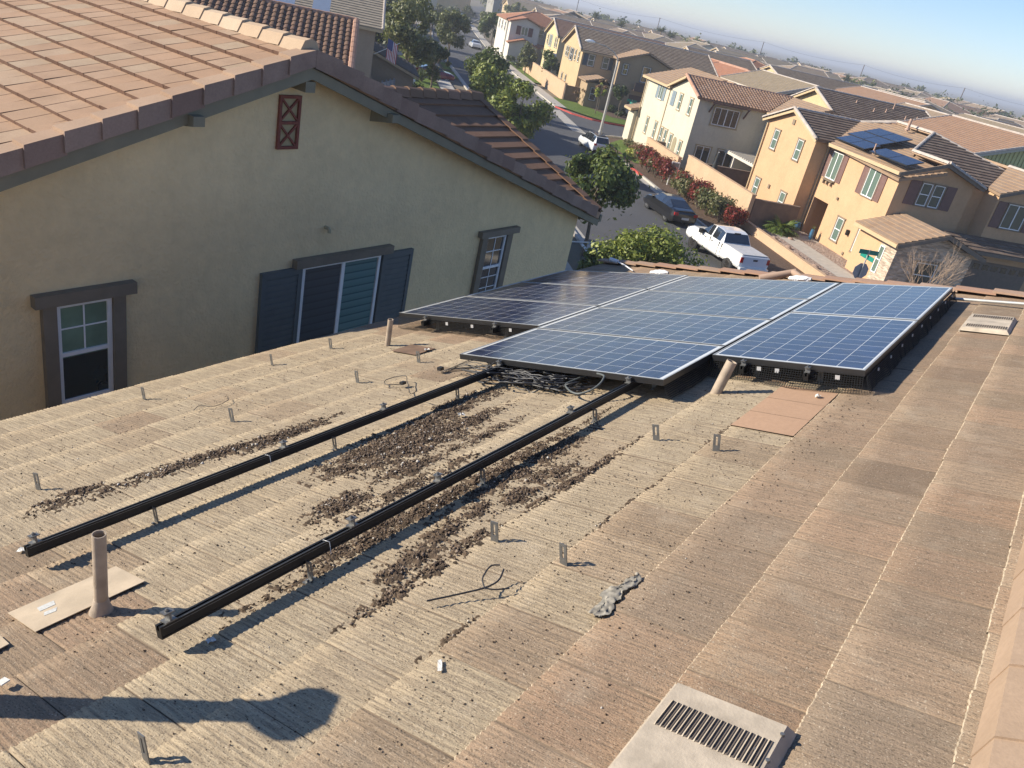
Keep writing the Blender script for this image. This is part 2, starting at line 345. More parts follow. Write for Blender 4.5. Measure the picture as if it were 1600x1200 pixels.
def our_roof():
    V = []; Fq = []; Rn = []; MI = []; n0 = 0; TW = .333; CW = .3568
    ribs = 15; q = 3; nx = ribs*q+1
    for k in range(-1, 16):
        nose = .06+CW*k; head = nose-CW-.012; off = .5*(k % 2)*TW+.11
        for j in range(-8, 31):
            sa = j*TW+off; sb = sa+TW-.0048
            if sb < .15 or sa > sfar(nose)-.02: continue
            if sa < .4 and nose < .2: continue
            near = math.hypot(sa-1.5, nose-1.5) < 5.5
            xs = np.linspace(sa, min(sb, sfar(nose-.1)), nx if near else 16)
            m = len(xs); ph = np.arange(m) % q; amp = RNG.uniform(.2, 1, m)*(.0029 if nose > .8 else .0013)
            rib = np.where(ph == 0, -amp, amp*.6)+RNG.normal(0, .0004, m)
            if not near: rib *= .7
            t = RNG.uniform(.0095, .0125)+(.003 if RNG.random() < .1 else 0); skew = RNG.normal(0, .0008); nj = nose+RNG.normal(0, .0013, m)+RNG.normal(0, .0018)
            if nose > .7: nj += np.where(ph == 0, -.002, .0006)
            tilt = np.linspace(-skew, skew, m)
            rows = [(np.full(m, head), rib*.8+tilt), (np.full(m, head+.12), t*.36+rib+tilt), (np.full(m, nose-.10), t*.75+rib+tilt), (nj-.004, t+rib+tilt), (nj, t-.004+rib+tilt), (nj, np.full(m, -.004))]
            for ww, zz in rows: V.append(np.stack([xs, ww, zz], 1))
            nr = len(rows)
            a = (np.arange(nr-1)[:, None]*m+np.arange(m-1)[None, :]).ravel()+n0
            Fq.append(np.stack([a, a+m, a+m+1, a+1], 1)); rz_ = np.full(len(a), tile_zone(sa+TW/2, nose-.1)); Rn.append(rz_); MI.append(np.repeat(np.array([0, 0, 0, 1, 1]), m-1))
            sd_ = [(n0+i*m, n0+(i+1)*m) for i in range(3)]
            # side faces so the joints read as thickness
            base_i = n0+nr*m; sv = []
            for xx, col_ in ((xs[0], 0), (xs[-1], m-1)):
                sv.append(np.array([[xx, head, -.01], [xx, nose, -.01]]))
            V += sv
            Fq.append(np.array([[n0, base_i, base_i+1, n0+3*m], [n0+m-1, n0+4*m-1, base_i+3, base_i+2]])); Rn.append(np.array([.9, .9])); MI.append(np.array([2, 2]))
            n0 += nr*m+4
    o = np_mesh('roof_tiles', np.concatenate(V), np.concatenate(Fq), np.concatenate(Rn), [ROOFM, m_paint('dusty_tile_edge', (.40, .325, .23), .95, 0, .35, 30, .3), m_paint('tile_joint', (.16, .12, .085), .95)], mi=np.concatenate(MI))
    return on_roof(o, house)
roof = our_roof()
mb = MB(); UND = m_paint('underlay', (.10, .075, .055), .95)
mb.slab([(-3, 5.40, -.006), (SE-.02, 5.40, -.006), (SF-.02, -.45, -.006), (-3, -.45, -.006)], .12)
on_roof(mb.build('roof_deck', UND, None, XL), house)
OLDT = m_tile('salmon_concrete_tile', [(.36, .22, .15), (.40, .26, .18), (.34, .24, .17), (.42, .30, .22)], mott=.3)
mb = MB()
zr = XR((0, -.45, 0)); ry, rz = zr[1], zr[2]
tiles(mb, [(-3, ry-.05, rz), (SF-.05, ry-.05, rz), (SF-1.0, ry-4.2, rz-4.15*math.tan(TH)), (-3, ry-4.2, rz-4.15*math.tan(TH))], th=.03)
mb.build('rear_roof_tiles', OLDT, house, XW, wl(house))
mb = MB(); caps(mb, (.3, -.45, .03), (SF, -.45, .03), w_=.27, h=.075, step=.33, lo=.055, over=.008); on_roof(mb.build('ridge_tiles', m_tile('brown_ridge_tile', [(.33, .235, .16), (.37, .265, .185), (.31, .225, .16)], mott=.5), None, XL), house)
mb = MB()      # rake tiles along the far gable, each lapping the next
nrk = 17
for i in range(nrk):
    wa = -.35+5.8*i/nrk; wb = -.35+5.8*(i+1)/nrk+.03; r = random.random()
    for (x0, x1, z0, z1) in ((-.16, .03, .026, .045), (.012, .03, -.16, .045)):
        v = []
        for (wq, dz) in ((wa, 0), (wb, .022)):
            s_ = sfar(wq); v += [(s_+x0, wq, z0+dz), (s_+x1, wq, z0+dz), (s_+x1, wq, z1+dz), (s_+x0, wq, z1+dz)]
        mb.mesh(v, [(0,3,2,1),(4,5,6,7),(0,1,5,4),(1,2,6,5),(2,3,7,6),(3,0,4,7)], r)
on_roof(mb.build('rake_tiles', OLDT, None, XL), house)
OWALL = m_stucco('own_wall_stucco', (.42, .32, .2))
mb = MB(); ye = XR((0, 5.1, 0))[1]; ze = XR((0, 5.1, 0))[2]
mb.box(-3, 8.3, -3.6, ye, .0, ze-.25); mb.build('wall', OWALL, house, XW, wl(house))
# new salmon tiles
NEWT = m_tile('new_salmon_tile', [(.41, .26, .165), (.43, .275, .175), (.39, .25, .16)], mott=.3)
CWN = .06+.3568*3
for i in range(3):
    mb = MB(); a = 4.10+.30*i; mb.mesh([(a+.002, CWN-.352, .010), (a+.298, CWN-.352, .010), (a+.298, CWN-.003, .019), (a+.002, CWN-.003, .019), (a+.004, CWN-.004, 0), (a+.296, CWN-.004, 0)], [(0, 1, 2, 3), (3, 2, 5, 4)], .4+.2*i)
    on_roof(mb.build('new_tile', NEWT, None, XL), house)['label'] = 'smooth new salmon roof tile'
DARKT = m_paint('dark_stained_tile', (.17, .105, .065), .9, 0, .25, 8, .2)
for (a, b) in ((9.0, 3.27), (9.1, 2.91), (8.75, 3.1), (8.95, 2.55), (8.75, 2.3), (4.75, 4.34)):
    mb = MB(); mb.mesh([(a-.13, b-.30, .012), (a+.13, b-.30, .012), (a+.13, b-.02, .021), (a-.13, b-.02, .021)], [(0, 1, 2, 3)]); on_roof(mb.build('stained_tile', DARKT, None, XL), house)['label'] = 'dark stained roof tile'

# ------------------------------------------------------------------ solar panels
g = G('solar_cells', .13, 0, .3); ob = g.sep(g.tc.outputs['Object'])
def grid(axis, pitch, m0, width):
    f = g.math('FRACT', g.math('DIVIDE', g.math('SUBTRACT', ob[axis], m0), pitch)); d = g.math('ABSOLUTE', g.math('SUBTRACT', f, .5)); return g.math('GREATER_THAN', d, .5-width)
lx = grid(0, .1575, .0225, .011); ly = grid(1, .1575, .0375, .011)
bus = grid(1, .0525, .0375+.02625, .012)
edge = g.math('MAXIMUM', g.math('GREATER_THAN', g.math('ABSOLUTE', g.math('SUBTRACT', ob[0], .495)), .4715), g.math('GREATER_THAN', g.math('ABSOLUTE', g.math('SUBTRACT', ob[1], .825)), .7865))
vo = g.n('TexVoronoi'); vo.inputs['Scale'].default_value = 26; g.l(g.tc.outputs['Object'], vo.inputs[0])
vs = g.n('TexVoronoi'); vs.inputs['Scale'].default_value = 1/.1575; g.l(g.tc.outputs['Object'], vs.inputs[0])
cell = g.ramp(g.sep(vo.outputs['Color'])[0], [(0, (.010, .015, .04)), (.5, (.015, .024, .064)), (1, (.024, .036, .09))])
cell = g.mix(.35, cell, g.ramp(g.sep(vs.outputs['Color'])[1], [(0, (.009, .013, .035)), (1, (.022, .034, .085))]))
cell = g.mix(g.math('MULTIPLY', bus, .22), cell, (.35, .38, .42)); allw = g.math('MAXIMUM', g.math('MAXIMUM', lx, ly), edge)
c = g.mix(allw, cell, (.60, .60, .58)); dust = g.noise(3, 6, .7); c = g.mix(g.ramp(dust, [(.3, .0), (.62, .035), (.8, .12)]), c, (.34, .30, .25))
g.col(c); g.l(g.ramp(dust, [(.3, .07), (.8, .2)]), g.b.inputs['Roughness']); CELL = g.mat
FRAME = m_paint('anodised_frame', (.05, .05, .052), .35, .6, .1, 10); FRAMET = m_paint('frame_top', (.40, .40, .38), .4, .5, .08, 10)
BACK = m_paint('backsheet', (.5, .5, .5), .7)
def make_panel():
    t = empty('solar_panel', (0, 0, 0), '', 'solar panel', 'solar panels on the near roof', RROT)
    mb = MB(); W_, L_ = .99, 1.65; b = .011
    for x0, x1, y0, y1 in ((0, W_, 0, b), (0, W_, L_-b, L_), (0, b, b, L_-b), (W_-b, W_, b, L_-b)):
        mb.box(x0, x1, y0, y1, -.04, -.0012, m=0); mb.box(x0, x1, y0, y1, -.0012, 0, m=1)
    mb.build('frame', [FRAME, FRAMET], t, XL)
    mb = MB(); mb.box(b, W_-b, b, L_-b, -.006, -.002); mb.build('cell_sheet', CELL, t, XL)
    mb = MB(); mb.box(b, W_-b, b, L_-b, -.009, -.0062); mb.box(.40, .59, .1, .22, -.032, -.0092); mb.build('backsheet', BACK, t, XL)
    return t
S0, WA, GS = 4.33508917, 1.6554, 1.01
W1 = 3.30538
pan0 = make_panel(); first = True
def put_panel(s, w_, label, turn=False):
    global first
    o = pan0 if first else copy_tree(pan0); first = False
    o.location = XR((s, w_, .16)); o['label'] = label
    if turn:     # long side along the rails
        o.rotation_mode = 'QUATERNION'; q = Matrix.Rotation(-TH, 4, 'X') @ Matrix.Rotation(R_(-90), 4, 'Z'); o.rotation_quaternion = q.to_quaternion(); o.location = XR((s, w_+.99, .16))
    return o
nm = ['nearest', 'second', 'third', 'farthest']
mlab = ['nearest solar panel of the middle row, jutting out over the cable tangle', 'second solar panel of the middle row behind the one over the cables', 'third solar panel of the middle row counting from the cable tangle', 'farthest solar panel of the middle row by the far roof edge']
for i in range(4): put_panel(S0+i*GS, W1-1.65, mlab[i])
llab = ['nearest solar panel of the left row, beside the thin vent pipe and the yellow wall', 'middle solar panel of the left row along the eave', 'farthest solar panel of the left row at the eave corner']
for i in range(3): put_panel(5.4155+i*GS, W1+.02, llab[i])
rlab = ['nearer of the two large tilted view solar panels at right, above the wire mesh and short vent pipe', 'farther of the two solar panels at right, at the back right corner of the array']
rlab[0] = 'nearer of the two sideways solar panels at right, next to the short tan vent pipe'
for i in range(2): put_panel(5.057+i*1.67, W1-1.65-.02-.99, rlab[i], True)
# ------------------------------------------------------------------ rails and feet
def foot_mb(mb, s, w_, h=.09, z0=.02, wd=.030, base=True):
    t = .0035
    if base: mb.box(s-.03, s+.025, w_-wd/2, w_+wd/2, z0, z0+t)
    x0, x1 = s, s+t
    mb.box(x0, x1, w_-wd/2, w_-.005, z0+t, z0+h); mb.box(x0, x1, w_+.005, w_+wd/2, z0+t, z0+h)
    mb.box(x0, x1, w_-.005, w_+.005, z0+t, z0+h*.42); mb.box(x0, x1, w_-.005, w_+.005, z0+h*.88, z0+h)
    if base: mb.box(s-.022, s-.010, w_-.007, w_+.007, z0+t, z0+.012)
def rail(s0_, s1_, w_, label, clamps, feet, name='mounting_rail'):
    t = empty(name, XR((s0_, w_, 0)), label, 'mounting rail', 'black mounting rails', RROT); L = s1_-s0_
    mb = MB(); 
    mb.box(0, L, -.0145, .0145, .072, .100); mb.box(0, L, -.016, -.006, .100, .118); mb.box(0, L, .006, .016, .100, .118); mb.box(0, L, -.0170, -.0145, .074, .080)
    mb.build('rail', BLACKM, t, XL)
    mb = MB(); mb.box(.01, L-.01, -.0162, -.0148, .1182, .1190); mb.box(.01, L-.01, -.0168, -.0162, .1085, .1100); mb.build('bare_edge', STEEL, t, XL)
    for c_ in clamps:
        mb = MB(); x = c_-s0_; mb.box(x-.02, x+.02, -.018, .018, .119, .124); mb.box(x-.004, x+.004, -.016, .016, .124, .148); mb.box(x-.018, x+.018, -.016, .016, .148, .153); mb.tube([(x, 0, .12), (x, 0, .163)], .004, 6); mb.tube([(x, 0, .153), (x, 0, .160)], .008, 6)
        mb.build('clamp', STEEL, t, XL)
    for c_ in feet:
        mb = MB(); foot_mb(mb, c_-s0_, -.032, .080, .005); mb.build('rail_foot', STEEL, t, XL)
    return t
rail(1.13, 8.42, 2.92, 'left one of the two long open black rails, starting behind the tall vent pipe', (1.17, 2.42, 3.16, 4.31), (1.66, 2.73, 3.8, 4.6, 6, 7.4))
rail(1.10, 8.42, 1.885, 'right one of the two long open black rails, its end nearest the camera', (1.14, 1.95, 2.48, 3.62, 4.31), (1.69, 2.76, 3.83, 4.6, 6, 7.4))
rail(5.33, 8.5, 3.78, 'short black rail under the left row of panels, nearer to the middle row', (5.38,), (5.5, 6.6, 8))
rail(5.33, 8.5, 4.6, 'short black rail under the left row of panels, near the eave', (5.38,), (5.5, 6.6, 8))
rail(4.98, 8.45, 1.40, 'short black rail end sticking out below the right panels beside the short vent pipe', (5.02,), (5.2, 6.6, 8))
rail(4.98, 8.45, .98, 'short black rail end sticking out below the right panels above the salmon tiles', (5.02,), (5.2, 6.6, 8))
CLIPM = m_paint('mesh_clip', (.55, .55, .55), .4, .3, .1)
br = [(2.77, 4.96, 'lone steel bracket near the eave in front of the left window'), (2.76, 3.89, 'lone steel bracket between the left rail and the bracket at the left window'), (1.56, 3.84, 'lone steel bracket at the far left of the roof, nearest the left picture edge'),
      (3.86, 4.93, 'lone steel bracket at the eave in front of the left dark shutter'), (4.49, 4.93, 'lone steel bracket at the eave in front of the sliding window'), (3.79, 3.84, 'lone steel bracket left of the left rail, halfway to the panels'), (4.45, 3.84, 'lone steel bracket just uphill of the thin vent pipe'),
      (2.3, 1.43, 'left one of the pair of upright steel brackets in the foreground right of the rails'), (2.28, 1.08, 'right one of the pair of upright steel brackets in the foreground, above the crumpled rag'), (3.7, 1.39, 'left one of the two steel brackets between the foreground pair and the mesh'), (3.7, 1.05, 'right one of the two steel brackets below the salmon tiles'), (.80, 1.46, 'steel bracket cut off by the bottom edge of the picture')]
b0 = None
for s, w_, lb in br:
    if b0 is None:
        b0 = empty('steel_bracket', XR((s, w_, 0)), lb, 'bracket', 'bare steel brackets left on the roof', RROT); mb = MB(); foot_mb(mb, 0, 0, .105, -.005, .037, False); mb.build('plate', STEEL, b0, XL)
    else:
        o = copy_tree(b0); o.location = XR((s, w_, 0)); o['label'] = lb
        o.rotation_mode = 'QUATERNION'; o.rotation_quaternion = (Matrix.Rotation(-TH, 4, 'X') @ Matrix.Rotation(R_(random.uniform(-14, 14)), 4, 'Z') @ Matrix.Rotation(R_(random.uniform(-4, 4)), 4, 'X')).to_quaternion()
# ------------------------------------------------------------------ pipes
PIPET = m_paint('weathered_tan_pipe', (.40, .32, .24), .7, .1, .25, 9, .3); DARKH = m_paint('dark_hole', (.01, .01, .01), .9)
def vent_pipe(s, w_, h, rad, label, tilt=(0, 0), cone=True, name='vent_pipe'):
    P = XR((s, w_, 0)); t = empty(name, P, label, 'vent pipe'); X, Y, Z = P; n = 20
    top = Vector((X+tilt[0], Y+tilt[1], Z+h)); bot = Vector((X, Y, Z-.02)); ax = (top-bot).normalized(); mb = MB()
    mb.tube([bot, top], rad, n, cap=False); mb.tube([top-ax*.12, top], rad*.86, n, cap=False)
    a = ax.orthogonal().normalized(); b = ax.cross(a); ring = lambda q: [top+(a*math.cos(2*math.pi*k/n)+b*math.sin(2*math.pi*k/n))*q for k in range(n)]
    R1, R2 = ring(rad), ring(rad*.86); mb.mesh(R1+R2, [(k, (k+1) % n, n+(k+1) % n, n+k) for k in range(n)])
    mb.build('pipe', PIPET, t, XW, P)
    mb = MB(); mb.tube([top-ax*.121, top-ax*.119], rad*.85, n); mb.build('bore', DARKH, t, XW, P)
    if cone:
        mb = MB(); pts = [bot, bot+ax*.03, bot+ax*.055, bot+ax*.085, bot+ax*.09]; mb.tube(pts, [rad*1.9, rad*1.75, rad*1.35, rad*1.12, rad*1.0], n, cap=False); mb.build('flashing_cone', PIPET, t, XW, P)
    return t
vent_pipe(1.13, 2.35, .365, .0235, 'tall tan vent pipe on the near left with a sheet of pale flashing under it')
vent_pipe(4.68, 1.46, .235, .034, 'short tan vent pipe between the middle and right panels, leaning right', (.045, -.02), False)
vent_pipe(4.8, 4.54, .262, .024, 'thin tan vent pipe near the eave, in front of the right dark shutter', (-.01, 0), False)
FLASH = m_paint('pale_flashing', (.47, .375, .26), .75, .05, .16, 8, .2); PAPER = m_paint('sticker_paper', (.50, .50, .47), .8, 0, .15, 90)
mb = MB(); mb.slab([(.925, 2.62, .022), (1.33, 2.62, .021), (1.33, 2.40, .019), (.925, 2.40, .019)], .003); 
o = mb.build('roof_flashing', FLASH, None, XL); o.rotation_euler = RROT; o.location = ROOT; prop(o, 'flat pale tan metal flashing sheet under the tall vent pipe', 'flashing')
mb = MB(); mb.slab([(1.0, 2.56, .0222), (1.06, 2.56, .0222), (1.05, 2.525, .0220), (.995, 2.525, .0220)], .0005); mb.slab([(1.0, 2.505, .0215), (1.045, 2.50, .0215), (1.03, 2.475, .0212), (.99, 2.48, .0212)], .0005); c = mb.build('sticker', PAPER, None, XL); c.parent = o
mb = MB(); mb.slab([(.7, 2.55, .022), (.845, 2.49, .022), (.84, 2.40, .020), (.7, 2.38, .020)], .003); o = mb.build('roof_flashing', FLASH, None, XL); o.rotation_euler = RROT; o.location = ROOT; prop(o, 'corner of a second pale flashing sheet cut off by the left picture edge', 'flashing')
# added capped post, out of view, shaped to cast the shadow on the near tiles
tipw = Vector(XR((1.115, 1.345, .02))); hd = Vector((sd.x, sd.y, 0)).normalized(); D = 1.35; bx_ = tipw+hd*D; 
nrm = Vector((0, ST, CT)); gz_ = ROOT.z-(bx_.y-ROOT.y)*ST/CT; topz = tipw.z+D*math.tan(SEL)
t = empty('shadow_caster', (bx_.x, bx_.y, gz_), 'unseen capped post added left of the view to cast the shadow on the near tiles', 'shadow caster')
mb = MB(); mb.tube([(bx_.x, bx_.y, gz_-.02), (bx_.x, bx_.y, topz+.02)], .050, 18); mb.build('pipe', PIPET, t); 
mb = MB(); mb.tube([(bx_.x, bx_.y, topz-.03), (bx_.x, bx_.y, topz+.03), (bx_.x, bx_.y, topz+.07), (bx_.x, bx_.y, topz+.10)], [.055, .115, .115, .03], 6); mb.build('cap', PIPET, t)
# ------------------------------------------------------------------ flat roof vents
VENTM = m_paint('dusty_vent_metal', (.47, .395, .30), .75, .1, .25, 9, .3); VENTD = m_paint('vent_slot_dark', (.13, .105, .085), .9)
def flat_vent(s0_, s1_, w0, w1, label, rows, n=18, zz=.03):
    P = XR((s0_, w0, 0)); t = empty('flat_roof_vent', P, label, 'roof vent', 'flat metal roof vents', RROT); L, W_ = s1_-s0_, w1-w0; h = zz
    mb = MB(); e = .02
    mb.mesh([(0, 0, h-.02), (L, 0, h-.02), (L, W_, h-.005), (0, W_, h-.005), (e, e, h+.012), (L-e, e, h+.012), (L-e, W_-e*.4, h+.022), (e, W_-e*.4, h+.022)], [(4, 5, 6, 7), (0, 1, 5, 4), (1, 2, 6, 5), (2, 3, 7, 6), (3, 0, 4, 7)])
    mb.slab([(-.0, W_, h), (L, W_, h), (L, W_+.01, h-.002), (-.0, W_+.01, h-.002)], .03)
    mb.build('pan', VENTM, t, XL)
    for (a, b) in rows:
        mb = MB(); md = MB()
        for k in range(n):
            y = .035+(W_-.07)*k/(n-1); z = h+.013+.010*y/W_; x0, x1 = a-s0_, b-s0_; hw = (W_-.07)/(n-1)*.30
            md.box(x0, x1, y-hw, y+hw*.9, z-.002, z+.0012)
            mb.mesh([(x0-.003, y+hw*.8, z), (x1+.003, y+hw*.8, z), (x1+.003, y+hw*1.7, z), (x0-.003, y+hw*1.7, z), (x0+.003, y+hw*.55, z+.006), (x1-.003, y+hw*.55, z+.006)], [(0, 1, 5, 4), (4, 5, 2, 3), (0, 4, 3), (1, 2, 5)])
        mb.build('louver_row', VENTM, t, XL); md.build('slot_row', VENTD, t, XL)
    mb = MB()
    for (x, y) in ((.12*L, .03), (L-.06, .02), (L-.17, .02), (L-.15, .06)): mb.tube([(x, y, h+.008), (x, y, h+.016)], .006, 8)
    mb.build('rivets', STEEL, t, XL)
flat_vent(1.18, 1.83, .055, .395, 'large flat louvered roof vent in the foreground at the bottom edge', [(1.62, 1.73), (1.26, 1.37)])
flat_vent(7.10, 7.72, .06, .40, 'small looking flat louvered roof vent far up the roof at right, behind the panels', [(7.16, 7.26), (7.56, 7.66)])
# ------------------------------------------------------------------ critter mesh
WIRE = m_paint('black_wire_mesh', (.006, .006, .006), .7, 0)
def skirt(pts, label, flare=.07, top=.125, sp=.0155, rows=9, out=1, low=.022, seed=1):
    rs = random.Random(seed); P0 = Vector((*pts[0], 0)); mb = MB(); cum = 0; colm = []
    for A, B in zip(pts, pts[1:]):
        A, B = Vector((*A, 0)), Vector((*B, 0)); d = (B-A); L = d.length; d.normalize(); n_ = Vector((-d.y, d.x, 0))*out; k = int(L/sp)
        for i in range(k+1):
            q = A+d*(L*i/k); x = cum+L*i/k
            fl = flare*(.55+.6*noise.noise(Vector((x*2.4+seed*9, 3.1, 0))))+.012*noise.noise(Vector((x*9, seed, 0)))
            c_ = []
            for j in range(rows):
                t = j/(rows-1); zz = top*(1-t)+low*t+.006*noise.noise(Vector((x*6, j*.5, seed)))*(t); c_.append(q+n_*(fl*(t**1.6))+Vector((0, 0, zz+.01*t*noise.noise(Vector((x*4, 7, seed))))))
            colm.append(c_)
        cum += L
    for i, c_ in enumerate(colm):
        for j in range(rows-1): mb.bar(c_[j], c_[j+1], 0.0026, 0.0026, (1, .3, 0))
        if i and (c_[0]-colm[i-1][0]).length < .05:
            for j in range(rows): mb.bar(colm[i-1][j], c_[j], 0.0026, 0.0026)
    o = mb.build('wire_mesh_skirt', WIRE, None, XL); o.rotation_euler = RROT; o.location = ROOT; prop(o, label, 'wire mesh', 'wire mesh skirts round the panels')
    return o
skirt([(4.36, 1.66), (5.03, 1.66)], 'black wire mesh under the right edge of the front middle panel, by the short pipe', .045, out=-1, seed=2)
skirt([(5.04, 1.64), (5.04, .65)], 'black wire mesh along the lower edge of the right panels above the salmon tiles', .10, out=-1, seed=4)
skirt([(5.04, .63), (8.42, .63)], 'black wire mesh along the right side of the array', .04, out=-1, sp=.022, seed=5)
skirt([(5.40, 4.97), (5.40, 3.34)], 'black wire mesh along the lower edge of the left panel row', .03, out=-1, seed=6)
mb = MB()
for (s, w_) in ((5.035, 1.30), (5.035, 1.18), (5.035, .80), (5.395, 4.35), (5.395, 4.05), (5.395, 3.62)): mb.box(s-.004, s, w_-.014, w_+.014, .088, .116)
for i in range(9): mb.box(5.3+i*.36, 5.32+i*.36, .618, .624, .10, .118)
o = mb.build('mesh_clips', CLIPM, None, XL); o.rotation_euler = RROT; o.location = ROOT; prop(o, 'small square metal clips holding the wire mesh to the panel frames', 'clips', kind='stuff')
# dark sheet of leaves and dirt under the array is real shade, nothing is built there
# ------------------------------------------------------------------ cables
def wob(pts, amp, seed, n=40, z=.03):
    rs = random.Random(seed); out = []
    P = [Vector(p) for p in pts]
    for i in range(n+1):
        t = i/n*(len(P)-1); k = min(int(t), len(P)-2); u_ = t-k
        p0, p1, p2, p3 = P[max(k-1, 0)], P[k], P[k+1], P[min(k+2, len(P)-1)]
        q = .5*((2*p1)+(-p0+p2)*u_+(2*p0-5*p1+4*p2-p3)*u_*u_+(-p0+3*p1-3*p2+p3)*u_**3)
        out.append(q+Vector((noise.noise(Vector((i*.3, seed, 0))), noise.noise(Vector((i*.3, seed, 5))), .3*noise.noise(Vector((i*.3, seed, 9)))))*amp)
    return out
def roof_obj(mb, name, mat, label, cat, group=None, kind=None):
    o = mb.build(name, mat, None, XL); o.rotation_euler = RROT; o.location = ROOT; return prop(o, label, cat, group, kind)
rs = random.Random(5); mb = MB()
for i in range(22):    # long loose turns
    w0 = rs.uniform(2.95, 3.2); w1 = rs.uniform(2.12, 2.4); s_ = rs.uniform(4.18, 4.42); z = rs.uniform(.03, .10)
    mb.tube(wob([(s_+rs.uniform(-.03, .06), w0, z), (s_+rs.uniform(-.10, .05), w0-.25, z+rs.uniform(-.01, .03)), (s_+rs.uniform(-.12, .05), (w0+w1)/2, z), (s_+rs.uniform(-.08, .06), w1+.15, z), (s_+rs.uniform(0, .1), w1, z)], .035, i), .0055, 6)
for i in range(7):
    c = (rs.uniform(4.16, 4.32), rs.uniform(2.25, 3.0)); rad = rs.uniform(.06, .12)
    mb.tube([(c[0]+math.cos(a)*rad*.5+.01*math.sin(3*a), c[1]+math.sin(a)*rad, .05+.045*math.cos(a+i)) for a in [k*math.pi*2/28 for k in range(29)]], .0055, 6)
roof_obj(mb, 'cable_tangle', CABLE, 'tangle of black cables spilling from under the front middle panel between the rails', 'cables')
mb = MB(); mb.tube(wob([(4.42, 2.25, .10), (4.22, 2.30, .08), (4.12, 2.16, .06), (4.17, 2.05, .10), (4.27, 2.04, .15), (4.32, 2.12, .15)], .004, 3), .007, 8); roof_obj(mb, 'cable', m_paint('grey_cable', (.09, .10, .095), .5), 'thick grey cable hooking up beside the right rail under the front panel', 'cable')
mb = MB(); mb.tube(wob([(4.35, 2.98, .13), (4.22, 3.05, .05), (4.12, 2.95, .04), (4.14, 2.78, .05), (4.30, 2.74, .10)], .004, 8), .0062, 8); roof_obj(mb, 'cable', CABLE, 'single thick black cable loop under the front panel beside the left rail', 'cable')
mb = MB(); mb.tube(wob([(3.55, 3.02, .12), (3.68, 3.2, .04), (3.86, 3.40, .05), (3.96, 3.52, .06), (3.88, 3.62, .04), (3.80, 3.55, .03), (3.88, 3.44, .03)], .006, 11), .0028, 6); mb.box(3.84, 3.88, 3.43, 3.46, .03, .05); roof_obj(mb, 'thin_cable', CABLE, 'thin black cable with a small metal plug lying left of the left rail', 'cable')
mb = MB()
for i in range(5): mb.tube(wob([(4.18+.05*i, 2.97, .08), (4.22+.04*i, 3.14, .10+.01*i), (4.3-.03*i, 3.35, .05), (4.36+.03*i, 3.28-.03*i, .05), (4.5, 3.1, .07)], .02, 20+i, 30), .0024, 5)
mb.box(4.26, 4.30, 3.44, 3.475, .03, .055); roof_obj(mb, 'thin_cables', CABLE, 'loose thin black wires looping left of the left rail beside the front panel corner', 'cable')
mb = MB(); mb.tube(wob([(1.78, 1.33, .035), (1.86, 1.27, .036), (1.94, 1.20, .045), (1.99, 1.17, .06), (2.05, 1.19, .07)], .001, 30), .0035, 7); mb.tube(wob([(1.945, 1.20, .045), (1.975, 1.23, .06), (2.03, 1.235, .08), (2.055, 1.21, .08)], .001, 31), .003, 6); mb.tube(wob([(1.94, 1.20, .045), (1.96, 1.165, .04), (2.0, 1.13, .035)], .001, 32), .003, 6)
roof_obj(mb, 'bent_wire', CABLE, 'bent black wire with hooked end lying below the foreground bracket pair', 'wire')
mb = MB(); mb.tube(wob([(2.75, 4.3, .03), (2.82, 4.34, .035), (2.88, 4.25, .03), (3.0, 4.28, .035), (3.05, 4.36, .035)], .006, 40), .0022, 5); roof_obj(mb, 'thin_wire', CABLE, 'thin curled wire lying alone on the tiles near the eave below the left window', 'wire')
mb = MB(); mb.tube([(8.40, .66, .05), (8.33, .2, .05), (8.22, -.40, .055)], .014, 10); roof_obj(mb, 'conduit', m_paint('grey_conduit', (.42, .42, .40), .5, .3), 'grey metal conduit running from the panels to the right picture edge', 'conduit')
for k_, (s, w_) in enumerate(((2.3, 2.90), (1.80, 1.87))):
    mb = MB(); z = .12; mb.tube([(s, w_-.019, .068), (s, w_-.019, z), (s, w_+.019, z), (s, w_+.019, .068)], .0015, 5); roof_obj(mb, 'cable_tie', CLIPM, ['thin clip wrapped round the left rail', 'thin clip wrapped round the right rail near its open end'][k_], 'cable tie')
# ------------------------------------------------------------------ loose things on the roof
RAGM = m_paint('grey_rag', (.26, .235, .19), .85, 0, .4, 40)
mb = MB(); nu, nv = 34, 9; vs = []
for i in range(nu+1):
    t = i/nu; cs = 2.03+.32*t; cw = .80-.012*math.sin(t*9); wd = .014+.018*abs(math.sin(t*3.0+.4))+.008*math.sin(t*17)
    for j in range(nv+1):
        u_ = j/nv-.5; vs.append((cs+.012*noise.noise(Vector((i*.4, j*.5, 1))), cw+u_*wd*2+.014*noise.noise(Vector((i*.3, j*.6, 2))), .016+.016*abs(noise.noise(Vector((i*.28, j*.45, 3))))+.003*math.cos(u_*3)))
mb.mesh(vs, [(i*(nv+1)+j, i*(nv+1)+j+1, (i+1)*(nv+1)+j+1, (i+1)*(nv+1)+j) for i in range(nu) for j in range(nv)], .5, 0, True)
roof_obj(mb, 'crumpled_rag', RAGM, 'crumpled grey strip of rag lying along a tile edge in the foreground', 'rag')
SCR = m_paint('white_scrap', (.6, .58, .53), .7, 0, .2, 60)
